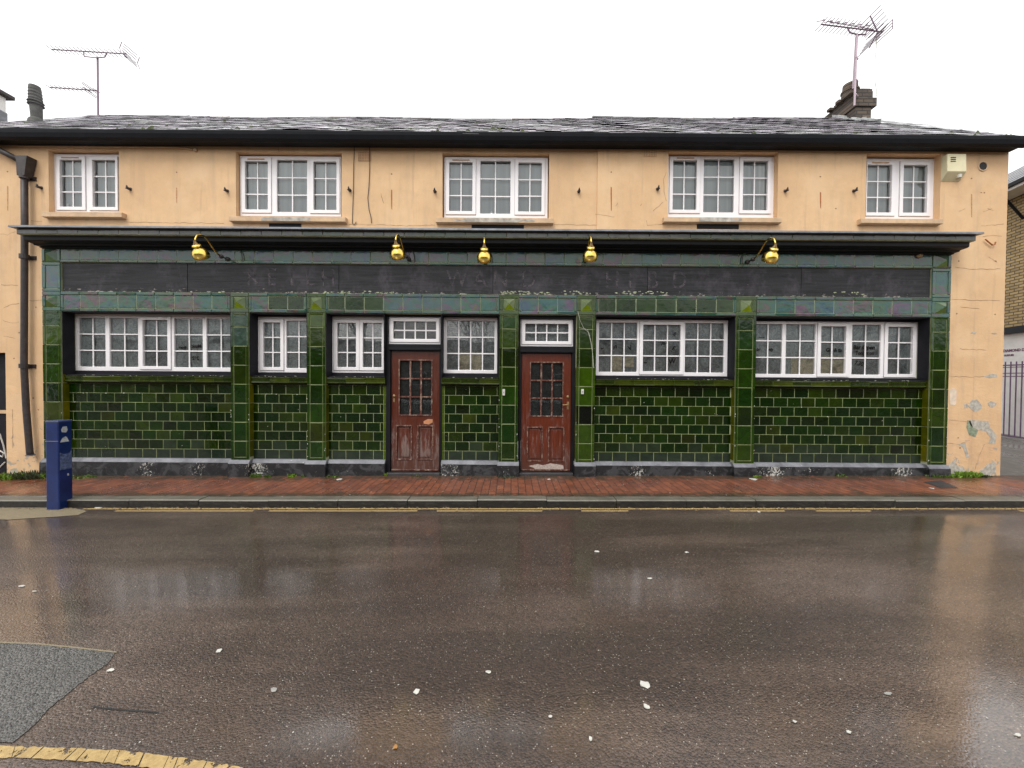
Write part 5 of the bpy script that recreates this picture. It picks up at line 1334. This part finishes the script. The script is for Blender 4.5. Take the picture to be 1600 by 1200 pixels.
tag(q.build('leaf_litter', plain('leaf_litter_brown', (.11, .075, .04), .7, var=.85, sc=9)), 'brown rotting leaves and silt along the kerb foot', 'leaf litter', kind='stuff')

# ---------------------------------------------------------------- right side: alley, brick building, gate
# wall line of the neighbouring yard runs obliquely away from the street
A = Vector((12.75, CY + 9.45, 0)); dr = Vector((.15, .6, 0)).normalized(); nn = Vector((-dr.y, dr.x, 0))
def wl(s_, off, z): p = A + dr * s_ + nn * off; return (p.x, p.y, z)
def wquad(q, s0, s1, z0, z1, off, c=(1, 1, 1)): q.face([wl(s1, off, z0), wl(s0, off, z0), wl(s0, off, z1), wl(s1, off, z1)], c)
def wbox(q, s0, s1, o0, o1, z0, z1):
    v = [wl(s_, o, z) for z in (z0, z1) for o in (o0, o1) for s_ in (s0, s1)]; n = len(q.v); q.v += v
    for f in ((0, 2, 3, 1), (4, 5, 7, 6), (0, 1, 5, 4), (2, 6, 7, 3), (0, 4, 6, 2), (1, 3, 7, 5)): q.f.append(tuple(n + i for i in f)); q.c.append((1, 1, 1))
nb = thing('brick_house', 'yellow stock brick house with slate roof behind the right corner', 'house', tuple(A))
zw0 = Z(1585, 510, A.y); zw1 = Z(1600, 288, A.y)
0 and brickmat('yellow_brick2', (.40, .29, .13), (.26, .18, .09), (.085, .065, .045), (math.radians(90), 0, math.atan2(dr.y, dr.x) * 0))
# brick material laid in a rotated object: build in local frame
loc = MB(); loc.box(-2, 9, 0, 4, 0, zw1 - .0)
ho = loc.build('wall', M['yellow_brick'], None); ho.parent = nb; ho.rotation_euler = (0, 0, math.atan2(dr.y, dr.x))
ho.location = (0, 0, 0); ho.scale = (1, -1, 1)
def local(name, q, m, par): o = q.build(name, m, None); o.parent = par; return o
rq = MB(); rq.face([(-2.2, -.25 * -1 - .5, zw1 - .15), (9.2, -.25, zw1 - .15), (9.2, 2, zw1 + 1.7), (-2.2, 2, zw1 + 1.7)]) if 0 else None
rq = MB()
for k in range(14):
    y0 = -.2 + k * .16; z0 = zw1 - .1 + k * .13
    rq.box(-2.2, 9.2, y0, y0 + .2, z0, z0 + .014, (.10, .095, .105) if k % 2 else (.13, .12, .13))
rq.face([(-2.2, -.2, zw1 - .11), (9.2, -.2, zw1 - .11), (9.2, 2, zw1 + 1.69), (-2.2, 2, zw1 + 1.69)], (.08, .08, .085))
ro = rq.build('roof', M['slate'], None); ro.parent = ho
gq = MB(); gq.box(-.6, 1.2, -.55, -.05, zw1 - .12, zw1 - .02); g2 = gq.build('dormer_soffit', M['white_paint'], None); g2.parent = ho
gq = MB(); gq.box(-.62, 1.22, -.62, -.5, zw1 - .06, zw1 + .02); g3 = gq.build('dormer_gutter', M['black_paint'], None); g3.parent = ho
gq = MB(); gq.tube([(.15, -.56, zw1 - .08), (.2, -.05, zw1 - .75)], .03, 6); g3 = gq.build('dormer_strut', M['black_paint'], None); g3.parent = ho
# lean-to workshop in front with sign
wk = thing('yard_building', 'low white painted yard building with flat roof and purple lettering', 'building', tuple(A))
gzl = .22
lq = MB(); lq.box(-1.9, 8, -.30, -.01, gzl - .3, zw0 - .16); wo_ = lq.build('wall', M['white_paint'], None); wo_.parent = wk; wo_.rotation_euler = ho.rotation_euler; wo_.scale = (1, -1, 1)
lq = MB(); lq.box(-2.0, 8.1, -.42, -.01, zw0 - .159, zw0); l2 = lq.build('flat_roof', M['eaves_paint'], None); l2.parent = wo_
lq = MB()
for zz_ in (1.95, 1.80, 1.72): lq.box(-1.9, 7.9, -.3035, -.3005, zz_, zz_ + .018)
l3 = lq.build('painted_stripe', M['sign_purple'], None); l3.parent = wo_
def wtext(nm, body, py_, size, s_):
    cu = bpy.data.curves.new(nm, 'FONT'); cu.body = body; cu.size = size; cu.extrude = .001; cu.offset = .003; cu.align_x = 'CENTER'; cu.materials.append(M['sign_purple'])
    o = bpy.data.objects.new(nm, cu); C.objects.link(o); o.parent = wo_
    o.rotation_euler = (math.radians(90), 0, math.radians(180)); o.location = (s_, -.3045, Z(1580, py_, A.y + .5)); o.scale = (1, 1, 1); return o
t1 = wtext('sign_lettering', 'DIAMOND D', 551, .090, .04); t2 = wtext('sign_lettering', 'SUPPLIES', 557.5, .060, .15)
# railing gate
gt = thing('railing_gate', 'tall purple iron railing gate across the side alley', 'gate', tuple(A))
gy = -.75
g0 = bpy.data.objects.new('gate_bars', None)
def lobj(nm, q, m): o = q.build(nm, m, None); o.parent = gt; o.rotation_euler = ho.rotation_euler; o.scale = (1, -1, 1); return o
zt_, zb_ = Z(1590, 566, A.y), gzl + .06
q = MB(); s_ = -1.9
while s_ < .20: q.tube([(s_, gy, zb_), (s_, gy, zt_)], .012, 6); s_ += .13
gb = lobj('gate_bar', q, M['purple_iron']); tag(gb, kind=None)
q = MB(); q.box(-1.9, .25, gy - .012, gy + .012, zb_, zb_ + .03); q.box(-1.9, .25, gy - .012, gy + .012, zt_ - .10, zt_ - .07); lobj('rail', q, M['purple_iron'])
q = MB(); q.box(.25, .33, gy - .03, gy + .03, gzl - .1, Z(1573, 543, A.y)); lobj('gate_post', q, M['purple_iron'])
q = MB(); q.box(-.02, .22, gy - .05, gy - .02, 1.15, 1.32); lobj('lock_box', q, M['white_paint'])
q = MB(); q.box(-.08, .32, gy - .07, gy - .051, 1.24, 1.27); lobj('bolt', q, M['purple_iron'])

# ---------------------------------------------------------------- left neighbour chimney
nx0, nx1 = -12.9, X(9.5, 160, 3.2)
nc = thing('neighbour_chimney', 'white rendered chimney with dark slab cap at the left edge', 'chimney', (nx1 - .6, 2.7, RZ - 1.0))
zc_ = Z(5, 151, 3.15)
q = MB(); q.box(nx0, nx1, 2.2, 3.2, RZ - 1.5, zc_); q.build('shaft', M['white_paint'], nc, bevel=.01)
q = MB(); q.box(nx0 - .08, nx1 + .10, 2.1, 3.3, zc_ + .001, zc_ + .09); q.build('cap', M['iron_pipe'], nc, bevel=.01)
q = MB(); q.sweepx([(2.1, RZ - 1.2), (2.1, Z(8, 176, 3.1)), (2.19, Z(8, 173, 3.1)), (3.2, Z(8, 173, 3.1)), (3.2, RZ - 1.2)], nx0, nx1 + .04)
q.sweepx([(2.0, RZ - 1.3), (2.0, Z(8, 190, 3.1)), (2.09, Z(8, 188, 3.1)), (3.2, Z(8, 188, 3.1)), (3.2, RZ - 1.3)], nx0, nx1 + .10); q.build('flashing', M['lead'], nc, bevel=.01)

# ---------------------------------------------------------------- the other side of the street (seen only in reflections)
op = thing('terrace_house', 'low red brick terrace facing the pub across the street', 'house', (0, -24, 0))
q = MB(); q.box(-40, 40, -30, -24, -.2, 4.6); q.build('wall', M['red_brick'], op)
q = MB(); q.sweepx([(-23.6, 4.5), (-27, 6.6), (-30.4, 4.5)], -40.3, 40.3, (.07, .07, .075)); q.build('roof', M['slate'], op)
for k in range(14):
    xx = -36 + k * 5.6
    for z in (.9, 3.0):
        q = MB(); q.box(xx, xx + 1.2, -24, -23.95, z, z + 1.2); wv = q.build('window', M['white_paint'], op)
        q = MB(); q.box(xx + .1, xx + 1.1, -23.95, -23.94, z + .1, z + 1.1); q.build('pane', M['pane_dark'], wv)
def tree(x, y, h, lab):
    t = thing('bare_tree', lab, 'tree', (x, y, -.1), 'bare trees across the street'); q = MB()
    def br(p, d, l, r, n_):
        e_ = p + d * l; q.tube([p, p + d * l * .5 + Vector((U(-.05, .05), U(-.05, .05), 0)) * l, e_], [r, r * .8, r * .62], 6, caps=False)
        if n_ == 0: return
        for k in range(3 if n_ > 1 else 4):
            nd = (d + Vector((U(-1, 1), U(-1, 1), U(-.2, .7))) * .75).normalized(); br(e_, nd, l * U(.6, .8), r * .55, n_ - 1)
    br(Vector((0, 0, 0)), Vector((0, 0, 1)), h * .3, .16, 5)
    o = q.build('trunk', M['bark'], None); o.parent = t
tree(-9, -15.5, 8, 'bare tree across the street opposite the downpipe'); tree(-1.5, -16.5, 7, 'bare tree across the street opposite the doors'); tree(6.5, -15, 8, 'bare tree across the street opposite the right windows')

bpy.context.view_layer.update(); dg = bpy.context.evaluated_depsgraph_get()
for o in [o for o in S.objects if o.type == 'FONT']:      # lettering becomes plain meshes
    me = bpy.data.meshes.new_from_object(o.evaluated_get(dg)); n_ = bpy.data.objects.new('x', me); C.objects.link(n_)
    n_.parent = o.parent; n_.matrix_parent_inverse = o.matrix_parent_inverse.copy(); n_.matrix_basis = o.matrix_basis.copy()
    nm = o.name; bpy.data.objects.remove(o); n_.name = nm
S.cycles.use_denoising = True
S.cycles.max_bounces = 6; S.cycles.glossy_bounces = 3; S.cycles.transparent_max_bounces = 8; S.cycles.caustics_reflective = False; S.cycles.caustics_refractive = False
